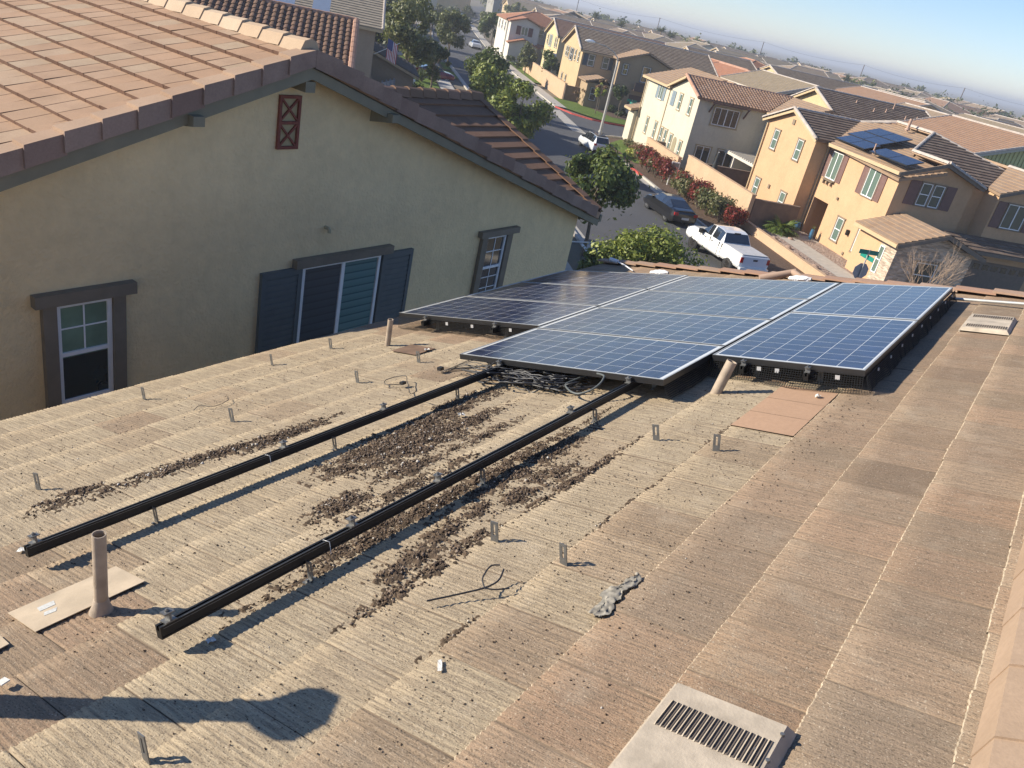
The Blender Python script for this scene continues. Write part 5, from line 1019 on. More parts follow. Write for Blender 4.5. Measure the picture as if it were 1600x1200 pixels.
cand = [(STs, nm_, T__, tn) for STs, nm_ in ((BST, 'beige'), (YST2, 'yellow'), (CST, 'cream'), (GST, 'grey'), (TST, 'tan')) for T__, tn in ((CLAY, 'clay'), (GBT, 'brown'), (SANDT, 'sand'), (OLVT, 'olive grey'))]
for i, (u_, v_, a, b, ax) in enumerate(fills):
    m1, n1, m2, n2 = cand[rs.randrange(len(cand))]
    an = ang(u_, v_)
    if an < -2 or an > 52: continue
    r = gable_house('distant_house', '%s house with %s roof, %s' % (n1, n2, where(an, math.hypot(u_, v_))), u_-a/2, u_+a/2, v_+b/2, v_-b/2, rs.uniform(4.9, 5.6), ax, m1, m2, pitch=rs.uniform(.27, .34), tile=.9 if u_ > 150 else .45, course=.7 if u_ > 150 else .35, hip=(rs.random() < .4, rs.random() < .4)); r['group'] = 'distant neighbourhood houses'
    if v_ > -60:
        for q in (-.28, .22): win(r, 'u-', u_-a/2, v_+b*q-.6, v_+b*q+.6, 3.6, 4.7, trim=TR3, pane=GDARK, mull='v'); 
        for q in (-.28, .22): win(r, 'v+', v_+b/2, u_+a*q-.5, u_+a*q+.5, 3.4, 4.5, trim=TR3, pane=GDARK, mull='v')
# ================================================================== garden walls, yard things
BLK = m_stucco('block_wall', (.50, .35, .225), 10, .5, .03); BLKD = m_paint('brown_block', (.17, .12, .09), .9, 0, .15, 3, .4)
def gwall(name, boxes, label, mat=BLK, capm_=None):
    b = boxes[0]; P = XU(((b[0]+b[1])/2, (b[2]+b[3])/2, 0)); t = empty(name, P, label, 'wall'); mb = MB(); cp = MB()
    for (a0, a1, b0_, b1_, h) in boxes: mb.box(a0, a1, b0_, b1_, 0, h-.06); cp.box(a0-.03, a1+.03, b0_-.03, b1_+.03, h-.06, h)
    mb.build('wall_blocks', mat, t, XU, P); cp.build('wall_cap', capm_ or mat, t, XU, P); return t
gwall('garden_wall', [(43.8, 54.5, -23.95, -23.7, 2.15), (54.6, 61.8, -23.3, -23.05, 1.85)], 'long sunlit tan garden wall beside the street behind the red hedges')
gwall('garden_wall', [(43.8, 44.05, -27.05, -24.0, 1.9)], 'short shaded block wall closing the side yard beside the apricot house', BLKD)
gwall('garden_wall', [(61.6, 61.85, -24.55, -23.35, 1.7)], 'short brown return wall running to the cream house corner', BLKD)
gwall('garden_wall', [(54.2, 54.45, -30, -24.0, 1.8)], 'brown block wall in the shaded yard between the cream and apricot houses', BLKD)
gwall('garden_wall', [(92.0, 118, -23.4, -23.15, 1.85)], 'long sunlit tan wall beyond the side street in front of the tan corner house')
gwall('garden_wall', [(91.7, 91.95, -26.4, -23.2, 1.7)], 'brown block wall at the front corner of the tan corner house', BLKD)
gwall('planter_wall', [(20, 45.2, -23.9, -23.72, .62)], 'low tan retaining wall along the gravel bed behind the pickup truck')
# patio cover
P = XU((54.5, -28.8, 0)); t = empty('patio_cover', P, 'pale slatted patio cover in the yard between the cream and apricot houses', 'patio cover'); mb = MB()
for i in range(15): mb.box(51.8+i*.36, 51.95+i*.36, -30.1, -27.6, 2.6, 2.68)
mb.build('slats', m_paint('patio_white', (.55, .52, .45), .7), t, XU, P)
mb = MB(); mb.box(51.6, 57.3, -27.75, -27.6, 2.42, 2.6); mb.box(51.6, 57.3, -30.1, -29.95, 2.42, 2.6); mb.build('beam', m_paint('patio_white', (.55, .52, .45), .7), t, XU, P)
for a, b in ((52, -27.68), (55.5, -27.68)): mb = MB(); mb.box(a-.07, a+.07, b-.07, b+.07, 0, 2.42); mb.build('post', m_paint('patio_white', (.55, .52, .45), .7), t, XU, P)
P = XU((53.9, -25.6, 0)); t = empty('closed_umbrella', P, 'closed dark patio umbrella standing in the shaded yard', 'umbrella'); mb = MB(); mb.tube([(53.9, -25.6, 0), (53.9, -25.6, 2.8)], .03, 8); mb.build('pole', WHITE, t, XU, P); mb = MB(); mb.tube([(53.9, -25.6, 1.5), (53.9, -25.6, 2.0), (53.9, -25.6, 2.75)], [.22, .16, .04], 10); mb.build('canopy', m_paint('dark_canvas', (.03, .035, .04), .9), t, XU, P)
P = XU((56.5, -25.4, 0)); t = empty('garden_table', P, 'dark table in the shaded yard by the cream house', 'table'); mb = MB(); mb.box(56, 57, -26, -24.9, .70, .76); mb.build('table_top', BLACKM, t, XU, P)
for a in (56.08, 56.92):
    for b in (-25.92, -24.98): mb = MB(); mb.box(a-.03, a+.03, b-.03, b+.03, 0, .70); mb.build('leg', BLACKM, t, XU, P)
# basketball hoop
P = XU((112, -25.2, 0)); t = empty('basketball_hoop', P, 'white basketball backboard behind the long tan wall', 'basketball hoop'); mb = MB(); mb.bar((112, -25.2, 0), (112, -25.2, 2.7), .1, .1); mb.build('pole', BLACKM, t, XU, P); mb = MB(); mb.box(111.0, 111.05, -25.9, -24.6, 2.6, 3.5); mb.build('backboard', WHITE, t, XU, P); mb = MB(); mb.tube([(110.75+.22*math.cos(a*.524), -25.25+.22*math.sin(a*.524), 2.85) for a in range(13)], .015, 5); mb.build('rim', REDK, t, XU, P)
# fence by the garage
P = XU((66, -2.8, 0)); t = empty('vinyl_fence', P, 'grey vinyl panel fence beside the beige house garage, just above the yellow house roof', 'fence'); FNM = m_paint('grey_vinyl', (.30, .32, .35), .5)
for i in range(7):
    a = 60.0+i*.95; b = -1.2-i*.32; mb = MB(); mb.bar((a+.06, b-.02, 1.05), (a+.89, b-.30, 1.05), .04, 1.75); mb.build('fence_panel', FNM, t, XU, P); mb = MB(); mb.bar((a, b, 0), (a, b, 2.05), .11, .11); mb.build('post', FNM, t, XU, P)
# flag on the beige house
P = XU((59.9, -1.0, 4.4)); t = empty('flag', P, 'striped flag on a slanted pole by the beige house', 'flag'); mb = MB(); mb.tube([(60.3, -1.25, 4.0), (59.6, -2.9, 5.1)], .02, 6); mb.build('pole', WHITE, t, XU, P)
mb = MB(); FR = m_paint('flag_red', (.4, .05, .06), .8); FW = m_paint('flag_white', (.6, .6, .6), .8); FB = m_paint('flag_blue', (.05, .07, .2), .8)
for i in range(13):
    for j in range(6):
        x0, x1 = -2.80+.055*i, -2.80+.055*(i+1); z = lambda q, k: 4.95-(q+2.8)*-.45-.22*k
        y0_, y1_ = [59.68+.06*math.sin(k*1.3+i*.3) for k in (j, j+1)]
        mb.face([(y0_, x0, z(x0, j)), (y0_, x1, z(x1, j)), (y1_, x1, z(x1, j+1)), (y1_, x0, z(x0, j+1))], .5, 2 if (i > 5 and j < 3) else (i % 2))
f = mb.build('cloth', [FR, FW, FB], t, XU, P)
# ================================================================== plants
def leafy(centres, n, size, spread, squash=.8, shell=.55):
    """leaf quads scattered in clumps; centres = list of (x,y,z,r)"""
    C_ = np.array(centres, dtype=float); wts = C_[:, 3]**2; idx = RNG.choice(len(C_), n, p=wts/wts.sum()); d = RNG.normal(size=(n, 3)); d /= np.linalg.norm(d, axis=1)[:, None]
    rad = C_[idx, 3]*(shell+(1-shell)*RNG.random(n)**.7)*(1+RNG.normal(0, .12, n))*np.where(RNG.random(n) < .13, RNG.uniform(1.1, 1.5, n), 1); P = C_[idx, :3]+d*rad[:, None]*np.array([1, 1, squash])
    nrm = d+RNG.normal(0, .55, (n, 3)); nrm[:, 2] += .35; nrm /= np.linalg.norm(nrm, axis=1)[:, None]
    a = np.cross(nrm, RNG.normal(size=(n, 3))); a /= np.linalg.norm(a, axis=1)[:, None]; b = np.cross(nrm, a); s_ = size*(.45+1.1*RNG.random(n))[:, None]
    V = np.stack([P-a*s_*.5, P+b*s_*.28+nrm*s_*.05, P+a*s_*.5, P-b*s_*.28+nrm*s_*.05], 1).reshape(-1, 3)
    Fq = np.arange(4*n).reshape(n, 4); return V, Fq
def crown_clumps(cx, cy, cz, R, Hh, k, rs, cr=.38):
    k = max(8, int(k*.95))
    out = []
    for i in range(k):
        while True:
            x, y, z = rs.uniform(-1, 1), rs.uniform(-1, 1), rs.uniform(-1, 1)
            if .15 < x*x+y*y+z*z < 1: break
        f = 1-.35*max(0, z); out.append((cx+x*R*f*.86, cy+y*R*f*.86, cz+z*Hh*.86, R*cr*rs.uniform(.32, 1.1)))
    return out
MAG = m_leaf('magnolia_leaf', [(.035, .06, .018), (.06, .095, .025), (.10, .135, .03), (.19, .22, .05)]); MAGY = m_leaf('bright_magnolia_leaf', [(.07, .10, .025), (.13, .17, .035), (.22, .26, .05), (.34, .36, .09)])
OLV = m_leaf('olive_leaf', [(.06, .08, .03), (.13, .145, .055), (.27, .26, .11)]); REDL = m_leaf('photinia_red', [(.09, .012, .012), (.20, .025, .022), (.33, .05, .042)]); PHG = m_leaf('photinia_green', [(.07, .085, .03), (.14, .15, .06), (.24, .2, .1)])
DKG = m_leaf('dark_leaf', [(.02, .035, .015), (.04, .065, .02), (.08, .11, .035)]); BRN = m_leaf('russet_leaf', [(.12, .06, .035), (.2, .11, .06), (.28, .17, .1)]); LIME = m_leaf('lime_leaf', [(.2, .24, .03), (.34, .38, .05), (.42, .44, .1)]); FARL = m_leaf('far_leaf', [(.045, .06, .03), (.08, .095, .05), (.13, .14, .08)]); FARY = m_leaf('far_yellow_leaf', [(.16, .18, .06), (.24, .25, .1)])
def tree(u_, v_, H, R, label, mat=MAG, n=4000, size=.22, trunk=1.3, name='tree', cat='tree', group=None, clumps=26, seed=0, rt=.11, sq=.9, shell=.5):
    rs = random.Random(seed*7+3); X, Y, _ = XU((u_, v_, 0)); t = empty(name, (X, Y, 0), label, cat, group); cz = (H+trunk)/2; Hh = (H-trunk)/2
    cl = crown_clumps(X, Y, cz, R, Hh, clumps, rs); V, Fq = leafy(cl, n, size, 1, sq, shell); rn = np.clip(RNG.normal(.45, .25, len(Fq))+(V[::4, 2]-cz)/Hh*.12, 0, 1)
    np_mesh('crown', V, Fq, rn, mat, t, (X, Y, 0)); mb = MB()
    mb.tube([(X, Y, -.05), (X+.04, Y, trunk*.5), (X, Y+.05, trunk), (X, Y, cz), (X+.1, Y, H*.85)], [rt, rt*.8, rt*.7, rt*.4, rt*.1], 8)
    for c in cl[::2]: mb.tube([(X, Y, trunk*.8+rs.uniform(0, cz-trunk*.8)), ((X+c[0])/2, (Y+c[1])/2, (cz*.7+c[2])/2+.1), c[:3]], [rt*.35, rt*.22, rt*.06], 5)
    mb.build('trunk', BARK, t, XW, (X, Y, 0)); return t
tree(33.5, -10.95, 5.2, 1.95, 'dark glossy tree at the right corner of the yellow house, leaning over the street', MAG, 6500, .21, 1.7, clumps=22, seed=1, shell=.3)
tree(53.5, -10.9, 5.0, 2.0, 'bright leafy tree right above the dark brown wing roof, nearest of the street row', MAGY, 6500, .24, 1.0, clumps=22, seed=2)
tree(60.5, -9.6, 5.1, 1.9, 'bushy tree in the middle of the street row behind the brightest one', MAGY, 5000, .25, 1.0, clumps=20, seed=3)
tree(68.5, -10.6, 5.3, 1.9, 'darker bushy tree at the far end of the clustered street trees', MAG, 4500, .27, 1.2, clumps=20, seed=4)
tree(76.5, -4.6, 8.2, 2.9, 'tall broad olive tree standing beside the flag and fence', OLV, 8000, .30, 1.6, clumps=34, seed=5, rt=.16)
tree(79, -7.2, 4.2, 1.5, 'low dark tree in the shade below the tall olive tree', DKG, 2600, .28, 1.2, clumps=14, seed=6)
tree(103.8, -11.0, 6.6, 2.1, 'slim street tree on the kerb strip behind the red car', OLV, 4500, .32, 1.9, clumps=22, seed=7)
tree(116.5, -9.6, 6.0, 1.8, 'small dark street tree farther along the left kerb', OLV, 2500, .34, 1.9, clumps=16, seed=8)
tree(151, -23.2, 5.6, 2.6, 'round dark green tree in front of the white house by the far kerb', MAG, 4500, .4, 1.2, clumps=20, seed=9)
tree(106, -24.3, 3.9, 1.7, 'loose magnolia on the lawn left of the long tan wall', MAG, 2600, .3, 1.0, clumps=14, seed=10)
tree(113.5, -22.6, 3.9, 1.7, 'thin magnolia on the lawn nearer the white house', OLV, 2200, .3, 1.0, clumps=14, seed=11)
tree(87.5, -26.2, 3.6, .8, 'slender russet tree before the tan corner house porch', BRN, 900, .2, 1.3, clumps=10, seed=12, rt=.04)
tree(84.8, -25.2, 3.3, .55, 'thin lime green sapling on the lawn by the side street', LIME, 500, .2, 1.7, clumps=7, seed=13, rt=.05)
tree(84.6, -27.6, 3.6, 1.2, 'small dark tree on the lawn right of the lime sapling', DKG, 1500, .2, 1.4, clumps=12, seed=14, rt=.06)
tree(89.6, -24.4, 2.2, .7, 'small bare pinkish shrub at the corner lawn left end', BRN, 260, .15, .5, clumps=8, seed=15, rt=.03)
tree(28.5, -12.1, 2.75, 2.15, 'yellow green bushy tree crown just beyond the far roof edge', MAGY, 8000, .15, .3, clumps=26, seed=16)
tree(28.8, -10.2, 1.9, 1.1, 'lower dark side bush at the left of the yellow green crown', MAG, 2200, .17, .4, clumps=12, seed=31, name='bush', cat='bush')
tree(93, -2.0, 7.5, 2.6, 'dark tree behind the flag pole at the top edge', DKG, 3500, .4, 1.5, clumps=20, seed=17)
tree(104, -2.6, 6.2, 2.4, 'grey green tree farther left behind the tall olive tree', OLV, 3000, .4, 1.5, clumps=20, seed=18)
tree(128, -5.6, 7.5, 2.8, 'distant dark street tree at the top edge left of the road', OLV, 2600, .5, 1.5, clumps=20, seed=19)
tree(170, -24.5, 5.0, 2.4, 'small pale tree by the far white house', OLV, 1600, .5, 1.2, clumps=14, seed=20)
tree(185, -9.5, 7.0, 3.0, 'far dark tree on the left side of the road near the top edge', DKG, 2200, .6, 1.5, clumps=14, seed=21)
tree(230, -40, 8.0, 3.4, 'far round tree on the right of the road end', OLV, 2000, .7, 1.5, clumps=14, seed=22)
def bush(u_, v_, R, h, label, mats_, n=1500, size=.13, seed=0, base=.1, name='bush', group=None, cat='bush', el=1):
    rs = random.Random(seed); X, Y, _ = XU((u_, v_, 0)); t = empty(name, (X, Y, base), label, cat, group); cl = []
    for i in range(12): a = rs.uniform(0, 6.28); q = rs.random()**.5*R*.7; pu, pv = u_+math.cos(a)*q*el, v_+math.sin(a)*q; x, y, _ = XU((pu, pv, 0)); cl.append((x, y, base+h*rs.uniform(.35, .72), R*.42))
    V, Fq = leafy(cl, n, size, 1, h/R*.6 if h < R*1.6 else .9, .35); V[:, 2] = np.maximum(V[:, 2], base); rn = RNG.random(len(Fq)); zc = V[::4, 2]-base
    mi = (RNG.random(len(Fq)) < np.clip((zc/h-.35)*1.6, 0, 1)).astype(int) if len(mats_) > 1 else None
    np_mesh('foliage', V, Fq, rn, mats_, t, (X, Y, base), mi=mi); mb = MB()
    for c in cl: mb.tube([(X, Y, base-.02), c[:3]], [.03, .01], 5)
    mb.build('stems', BARK, t, XW, (X, Y, base)); return t
hs = [(57.6, -21.7, 1.0, 1.9, (PHG, REDL)), (56.2, -21.7, .95, 2.0, (REDL, REDL)), (54.9, -21.8, .95, 1.8, (PHG, REDL)), (53.6, -21.9, 1.0, 2.0, (REDL, REDL)), (49.8, -21.8, 1.0, 2.0, (PHG, REDL)), (48.4, -21.9, .95, 1.8, (PHG,)), (47.0, -22.0, 1.0, 2.1, (REDL, REDL)), (45.5, -22.0, 1.1, 1.8, (PHG,)), (44.1, -22.3, 1.0, 1.8, (PHG,)), (43.0, -22.6, .85, 1.6, (REDL, REDL))]
hl = ['farthest hedge bush along the garden wall, green with red tips', 'red hedge bush second from the far end of the garden wall', 'mixed green hedge bush in the far clump by the garden wall', 'red hedge bush just beyond the white sign', 'hedge bush nearest the white sign on this side, green with red tips', 'green hedge bush behind the black sedan', 'bright red hedge bush in the middle of the near clump', 'pale green hedge bush between the sedan and the pickup', 'pale green hedge bush right behind the pickup hood', 'small red hedge bush at the near end of the garden wall']
for i, (a, b, r, h, mm) in enumerate(hs): bush(a, b, r, h, hl[i], mm, 1900, .15, i+40, name='hedge_bush', group='red and green hedge along the garden wall')
fr = [(62.5, -22.8, .9, .7, 'low rusty shrub at the far corner of the lawn', BRN), (64.6, -23.6, 1.0, .8, 'low red tipped shrub beside the cream house corner', BRN), (66.4, -23.4, .8, .7, 'low green shrub beside the cream house porch', PHG), (61.3, -22.3, .8, .8, 'low yellow green shrub ending the lawn', LIME)]
for i, (a, b, r, h, lb, m) in enumerate(fr): bush(a, b, r, h, lb, (m,), 900, .14, 60+i)
for i, (a, b, r, h, lb, m) in enumerate([(90.2, -25.8, .6, .8, 'round clipped shrub at the left end of the corner bed', PHG), (88.6, -28.2, .7, .9, 'dark clipped hedge piece under the porch window', DKG), (87.6, -29.6, .7, .9, 'dark clipped hedge piece right of the russet tree', DKG), (86.4, -28.4, .5, .6, 'small dark shrub in the mulch behind the sapling', DKG), (91.0, -25.6, .45, 1.3, 'upright dark shrub against the brown block wall', DKG), (86.2, -30.4, .6, .7, 'dark shrub at the driveway side of the bed', DKG),
      (128.0, -23.0, 1.0, .9, 'low green shrub at the kerb before the white house', DKG), (126.5, -25, 1.1, 1.8, 'dark upright shrub before the white house wall', DKG), (119, -22.6, 1.2, 1.0, 'dark rounded shrub at the near end of the far lawn', DKG), (83, -6.6, 1.0, 1.3, 'dark shrub on the lawn below the red car', DKG), (84.6, -7.9, .9, .9, 'low dark shrub right beside the red car', DKG), (72.5, -5.0, 1.2, 1.4, 'dark shrub at the end of the vinyl fence', DKG)]): bush(a, b, r, h, lb, (m,), 900, .16, 80+i)
# palm like shrub, bare shrub, bits
def fronds(u_, v_, base, n, L, mat, label, name, cat, seed, trunk=0, lw=.05, dens_=14, group=None, rt=.08, dead=False):
    rs = random.Random(seed); X, Y, _ = XU((u_, v_, 0)); t = empty(name, (X, Y, base), label, cat, group); V = []; 
    for i in range(n):
        a = rs.uniform(0, 6.28); up = rs.uniform(.25, 1.4); l = L*rs.uniform(.75, 1.1); P = Vector((X, Y, base+trunk)); d = Vector((math.cos(a)*math.cos(up), math.sin(a)*math.cos(up), math.sin(up))); prev = P
        for k in range(dens_):
            q = (k+1)/dens_; d = (d+Vector((0, 0, -.16))).normalized(); cur = prev+d*l/dens_; sd_ = d.cross(Vector((0, 0, 1))).normalized(); w_ = l*.17*math.sin(math.pi*min(1, q*.85+.1))+.02
            for sg in (-1, 1):
                tip = cur+sd_*sg*w_+d*w_*.5-Vector((0, 0, w_*.35)); V += [prev, cur, tip+d*lw, tip]
            prev = cur
    V = np.array([tuple(p) for p in V]); Fq = np.arange(len(V)).reshape(-1, 4); np_mesh('fronds', V, Fq, RNG.random(len(Fq)), mat, t, (X, Y, base))
    if trunk: mb = MB(); mb.tube([(X, Y, base-.1), (X+.05, Y, base+trunk*.5), (X, Y, base+trunk)], [rt*1.3, rt, rt*.9], 8); mb.build('trunk', BARK, t, XW, (X, Y, base))
    return t
fronds(43.1, -25.9, .3, 140, 1.35, m_leaf('palm_leaf', [(.05, .09, .02), (.10, .15, .03), (.16, .2, .06)]), 'feathery palm shrub in front of the apricot house left block', 'palm_shrub', 'palm shrub', 3, lw=.03, dens_=12)
def twig_tree(u_, v_, base, H, n, label, seed, mat=None, name='bare_shrub', spread=.6, leaves=None, r0_=.022):
    rs = random.Random(seed); X, Y, _ = XU((u_, v_, 0)); t = empty(name, (X, Y, base), label, 'bare shrub'); mb = MB(); tips = []
    def br_(P, d, l, r, lv):
        Q = P+d*l; mb.tube([P, (P+Q)/2+Vector((rs.uniform(-.04, .04), rs.uniform(-.04, .04), 0))*l, Q], [r, r*.8, r*.55], 5, cap=False); tips.append(Q)
        if lv > 0:
            for _ in range(3): br_(Q, (d+Vector((rs.uniform(-.6, .6), rs.uniform(-.6, .6), rs.uniform(-.1, .5)))).normalized(), l*rs.uniform(.55, .8), r*.55, lv-1)
    for i in range(n): a = rs.uniform(0, 6.28); br_(Vector((X, Y, base)), Vector((math.cos(a)*spread, math.sin(a)*spread, 1)).normalized(), H*rs.uniform(.3, .42), r0_, 3)
    mb.build('branches', mat or m_paint('pale_twig', (.38, .28, .2), .9), t, XW, (X, Y, base))
    if leaves:
        V, Fq = leafy([(p.x, p.y, p.z, .06) for p in tips], 140, .07, 1); np_mesh('leaves', V, Fq, RNG.random(len(Fq)), leaves, t, (X, Y, base))
    return t
twig_tree(32.4, -27.8, .35, 3.3, 15, 'pale leafless many stemmed shrub in front of the stone facing', 5)
twig_tree(30.4, -24.6, .35, 1.6, 3, 'thin leafy twigs rising left of the bare shrub', 7, leaves=LIME, name='twiggy_plant', spread=1.2, r0_=.012)
twig_tree(29.6, -29.0, .35, 2.2, 2, 'thin arching plant with a few yellow leaves near the garage', 9, leaves=LIME, name='twiggy_plant', spread=1.0, r0_=.014)
twig_tree(28.2, -27.2, .35, 1.5, 2, 'small sparse twig plant at the right of the bare shrub', 10, leaves=LIME, name='twiggy_plant', spread=1.0, r0_=.012)
rsk = m_paint('lava_rock', (.35, .24, .18), .9, 0, .3, 5)
for i, (a, b, r) in enumerate(((41.0, -24.4, .28), (39.6, -24.6, .24), (38.0, -24.3, .3), (41.8, -25.9, .2), (36.4, -24.5, .26), (35.2, -24.4, .2))):
    mb = MB(); vs = []; 
    for k in range(7):
        for j in range(10): ph, th_ = math.pi*k/6, 2*math.pi*j/10; q = r*(1+.3*noise.noise(Vector((k*.8, j*.7, i*5)))); vs.append((a+q*math.sin(ph)*math.cos(th_), b+q*math.sin(ph)*math.sin(th_)*.8, .36+q*.55*math.cos(ph)))
    mb.mesh(vs, [(k*10+j, k*10+(j+1) % 10, (k+1)*10+(j+1) % 10, (k+1)*10+j) for k in range(6) for j in range(10)], .5, 0, True)
    o = mb.build('boulder', rsk, None, XU, org=XU((a, b, .36))); prop(o, ['tan boulder at the left end of the gravel bed', 'second tan boulder from the left in the gravel bed', 'largest tan boulder in the gravel bed beside the walk', 'small boulder beside the palm shrub', 'boulder at the near side of the gravel bed', 'smallest boulder at the near end of the gravel bed'][i], 'rock', 'boulders in the gravel bed')
# ================================================================== street furniture
GALV = m_paint('street_lamp_grey', (.42, .41, .38), .6, .2, .08)
P = XU((72.3, -22.4, 0)); t = empty('street_lamp', P, 'tall grey street lamp with curved arm at the corner, behind the white car', 'street lamp'); a, b = 72.3, -22.4
mb = MB(); mb.tube([(a, b, 0), (a, b, 3), (a, b, 6.25)], [.13, .11, .085], 12); mb.tube([(a, b, 0), (a, b, .25)], [.2, .17], 12); mb.build('pole', GALV, t, XU, P)
mb = MB(); mb.tube([(a, b, 6.1), (a, b+.12, 6.5), (a, b+.6, 6.9), (a, b+1.4, 7.2), (a, b+2.5, 7.32)], [.055, .05, .045, .04, .035], 8); mb.build('arm', GALV, t, XU, P)
mb = MB(); mb.tube([(a, b+2.4, 7.32), (a, b+2.6, 7.34), (a, b+3.0, 7.32), (a, b+3.3, 7.30)], [.05, .12, .15, .05], 10); mb.build('lamp_head', WHITE, t, XU, P)
SGN = m_paint('street_sign_green', (.01, .22, .16), .4); SBK = m_paint('sign_back_grey', (.28, .30, .34), .5, .4)
def text_ob(txt, size, mat, parent, loc_uv, rotz, name='lettering'):
    cu = bpy.data.curves.new(name, 'FONT'); cu.body = txt; cu.size = size; cu.align_x = 'CENTER'; cu.align_y = 'CENTER'; cu.extrude = .002
    o = bpy.data.objects.new(name, cu); COL.objects.link(o); bpy.context.view_layer.update()
    dg = bpy.context.evaluated_depsgraph_get(); me = bpy.data.meshes.new_from_object(o.evaluated_get(dg)); bpy.data.objects.remove(o); me.materials.clear(); me.materials.append(mat)
    o = bpy.data.objects.new(name, me); COL.objects.link(o); o.parent = parent; W_ = Vector(XU(loc_uv)); o.location = W_-Vector(wl(parent)); o.rotation_euler = (R_(90), 0, rotz); return o
def stop_post(u_, v_, lab, hz=2.15, face=1):
    P = XU((u_, v_, .12)); t = empty('sign_post', P, lab, 'road sign'); mb = MB(); mb.tube([(u_, v_, .1), (u_, v_, 3.15)], .03, 8); mb.build('pole', GALV, t, XU, P)
    mb = MB(); c = [(u_+.045*face, v_+.38*math.cos(R_(22.5+45*k)), hz+.38*math.sin(R_(22.5+45*k))) for k in range(8)]; mb.slab(c, .012, d=(-1*face, 0, 0)); mb.build('octagon_back', SBK, t, XU, P)
    mb = MB(); mb.box(u_-.5, u_+.5, v_-.008, v_+.008, 2.72, 2.92); mb.build('name_plate', SGN, t, XU, P)
    mb = MB(); mb.box(u_-.008, u_+.008, v_-.48, v_+.48, 2.93, 3.13); mb.build('name_plate', SGN, t, XU, P); return t
stop_post(74.6, -25.4, 'road sign post with green name plates beside the street lamp')
stop_post(30.2, -22.6, 'octagonal road sign with green name plates seen just above the far roof edge')
P = XU((53.0, -22.4, .1)); t = empty('notice_board', P, 'white two legged notice board between the red hedge clumps', 'sign')
for dv in (-.0, -.42): mb = MB(); mb.bar((53.0, -22.1+dv, .1), (53.0, -22.1+dv, 1.75), .07, .07); mb.build('leg', WHITE, t, XU, P)
mb = MB(); mb.box(52.97, 53.03, -22.62, -22.0, 1.0, 1.72); mb.build('board', WHITE, t, XU, P)
mb = MB(); mb.box(52.955, 52.969, -22.56, -22.06, 1.08, 1.66); mb.build('notice', m_paint('grey_notice', (.2, .2, .2), .6), t, XU, P)
# wooden A-frame by the yellow house corner
P = XU((29.8, -9.6, 0)); t = empty('white_trellis', P, 'white slanted boards at the right foot of the yellow house', 'boards'); mb = MB(); mb.bar((30.6, -9.9, 1.3), (27.4, -10.6, .7), .10, .04); mb.build('board', WHITE, t, XU, P); mb = MB(); mb.bar((32.2, -9.9, .9), (30.4, -10.2, 1.5), .3, .04); mb.build('board', WHITE, t, XU, P)
# utility poles and wires
POLE = m_paint('utility_pole_wood', (.12, .09, .07), .9); poles = []
PY = [(40.5, 470), (32.7, 450), (27.3, 430), (20.5, 410), (14.2, 400), (8.3, 385), (2.0, 375)]
plb = ['utility pole beyond the left end of the skyline', 'utility pole at the top edge left of the palms', 'utility pole beside the pair of tall palms', 'utility pole above the red tiled roofs', 'utility pole above the long brown roof, second from the right', 'rightmost utility pole in view, among the round trees', 'utility pole past the right picture edge']
for i, (az, D) in enumerate(PY):
    X, Y = D*math.cos(R_(az)), D*math.sin(R_(az)); h = CAMZ+.0042*D; poles.append((X, Y, h)); t = empty('utility_pole', (X, Y, 0), plb[i], 'utility pole', 'utility poles on the skyline'); d = Vector((math.cos(R_(14)), math.sin(R_(14)), 0))
    mb = MB(); mb.tube([(X, Y, 0), (X, Y, h)], [.24, .17], 8); mb.build('pole', POLE, t); 
    mb = MB(); mb.bar(Vector((X, Y, h-.35))-d*1.3, Vector((X, Y, h-.35))+d*1.3, .14, .16); mb.build('crossarm', POLE, t); mb = MB(); mb.bar(Vector((X, Y, h-1.7))-d*.9, Vector((X, Y, h-1.7))+d*.9, .14, .16); mb.build('crossarm', POLE, t)
wl_ = ['topmost line of the sagging overhead wires', 'lower communication line of the sagging overhead wires']
for i, dz in enumerate((-.1, -6.2)):
    mb = MB()
    for A_, B_ in zip(poles, poles[1:]):
        mb.tube([(A_[0]+(B_[0]-A_[0])*k/16, A_[1]+(B_[1]-A_[1])*k/16, A_[2]+dz+(B_[2]-A_[2])*k/16-2.6*4*(k/16)*(1-k/16)*.5) for k in range(17)], .055 if i else .045, 4)
    o = mb.build('overhead_wire', m_paint('wire_grey', (.1, .1, .1), .6), None); prop(o, wl_[i], 'wire', 'overhead wires')
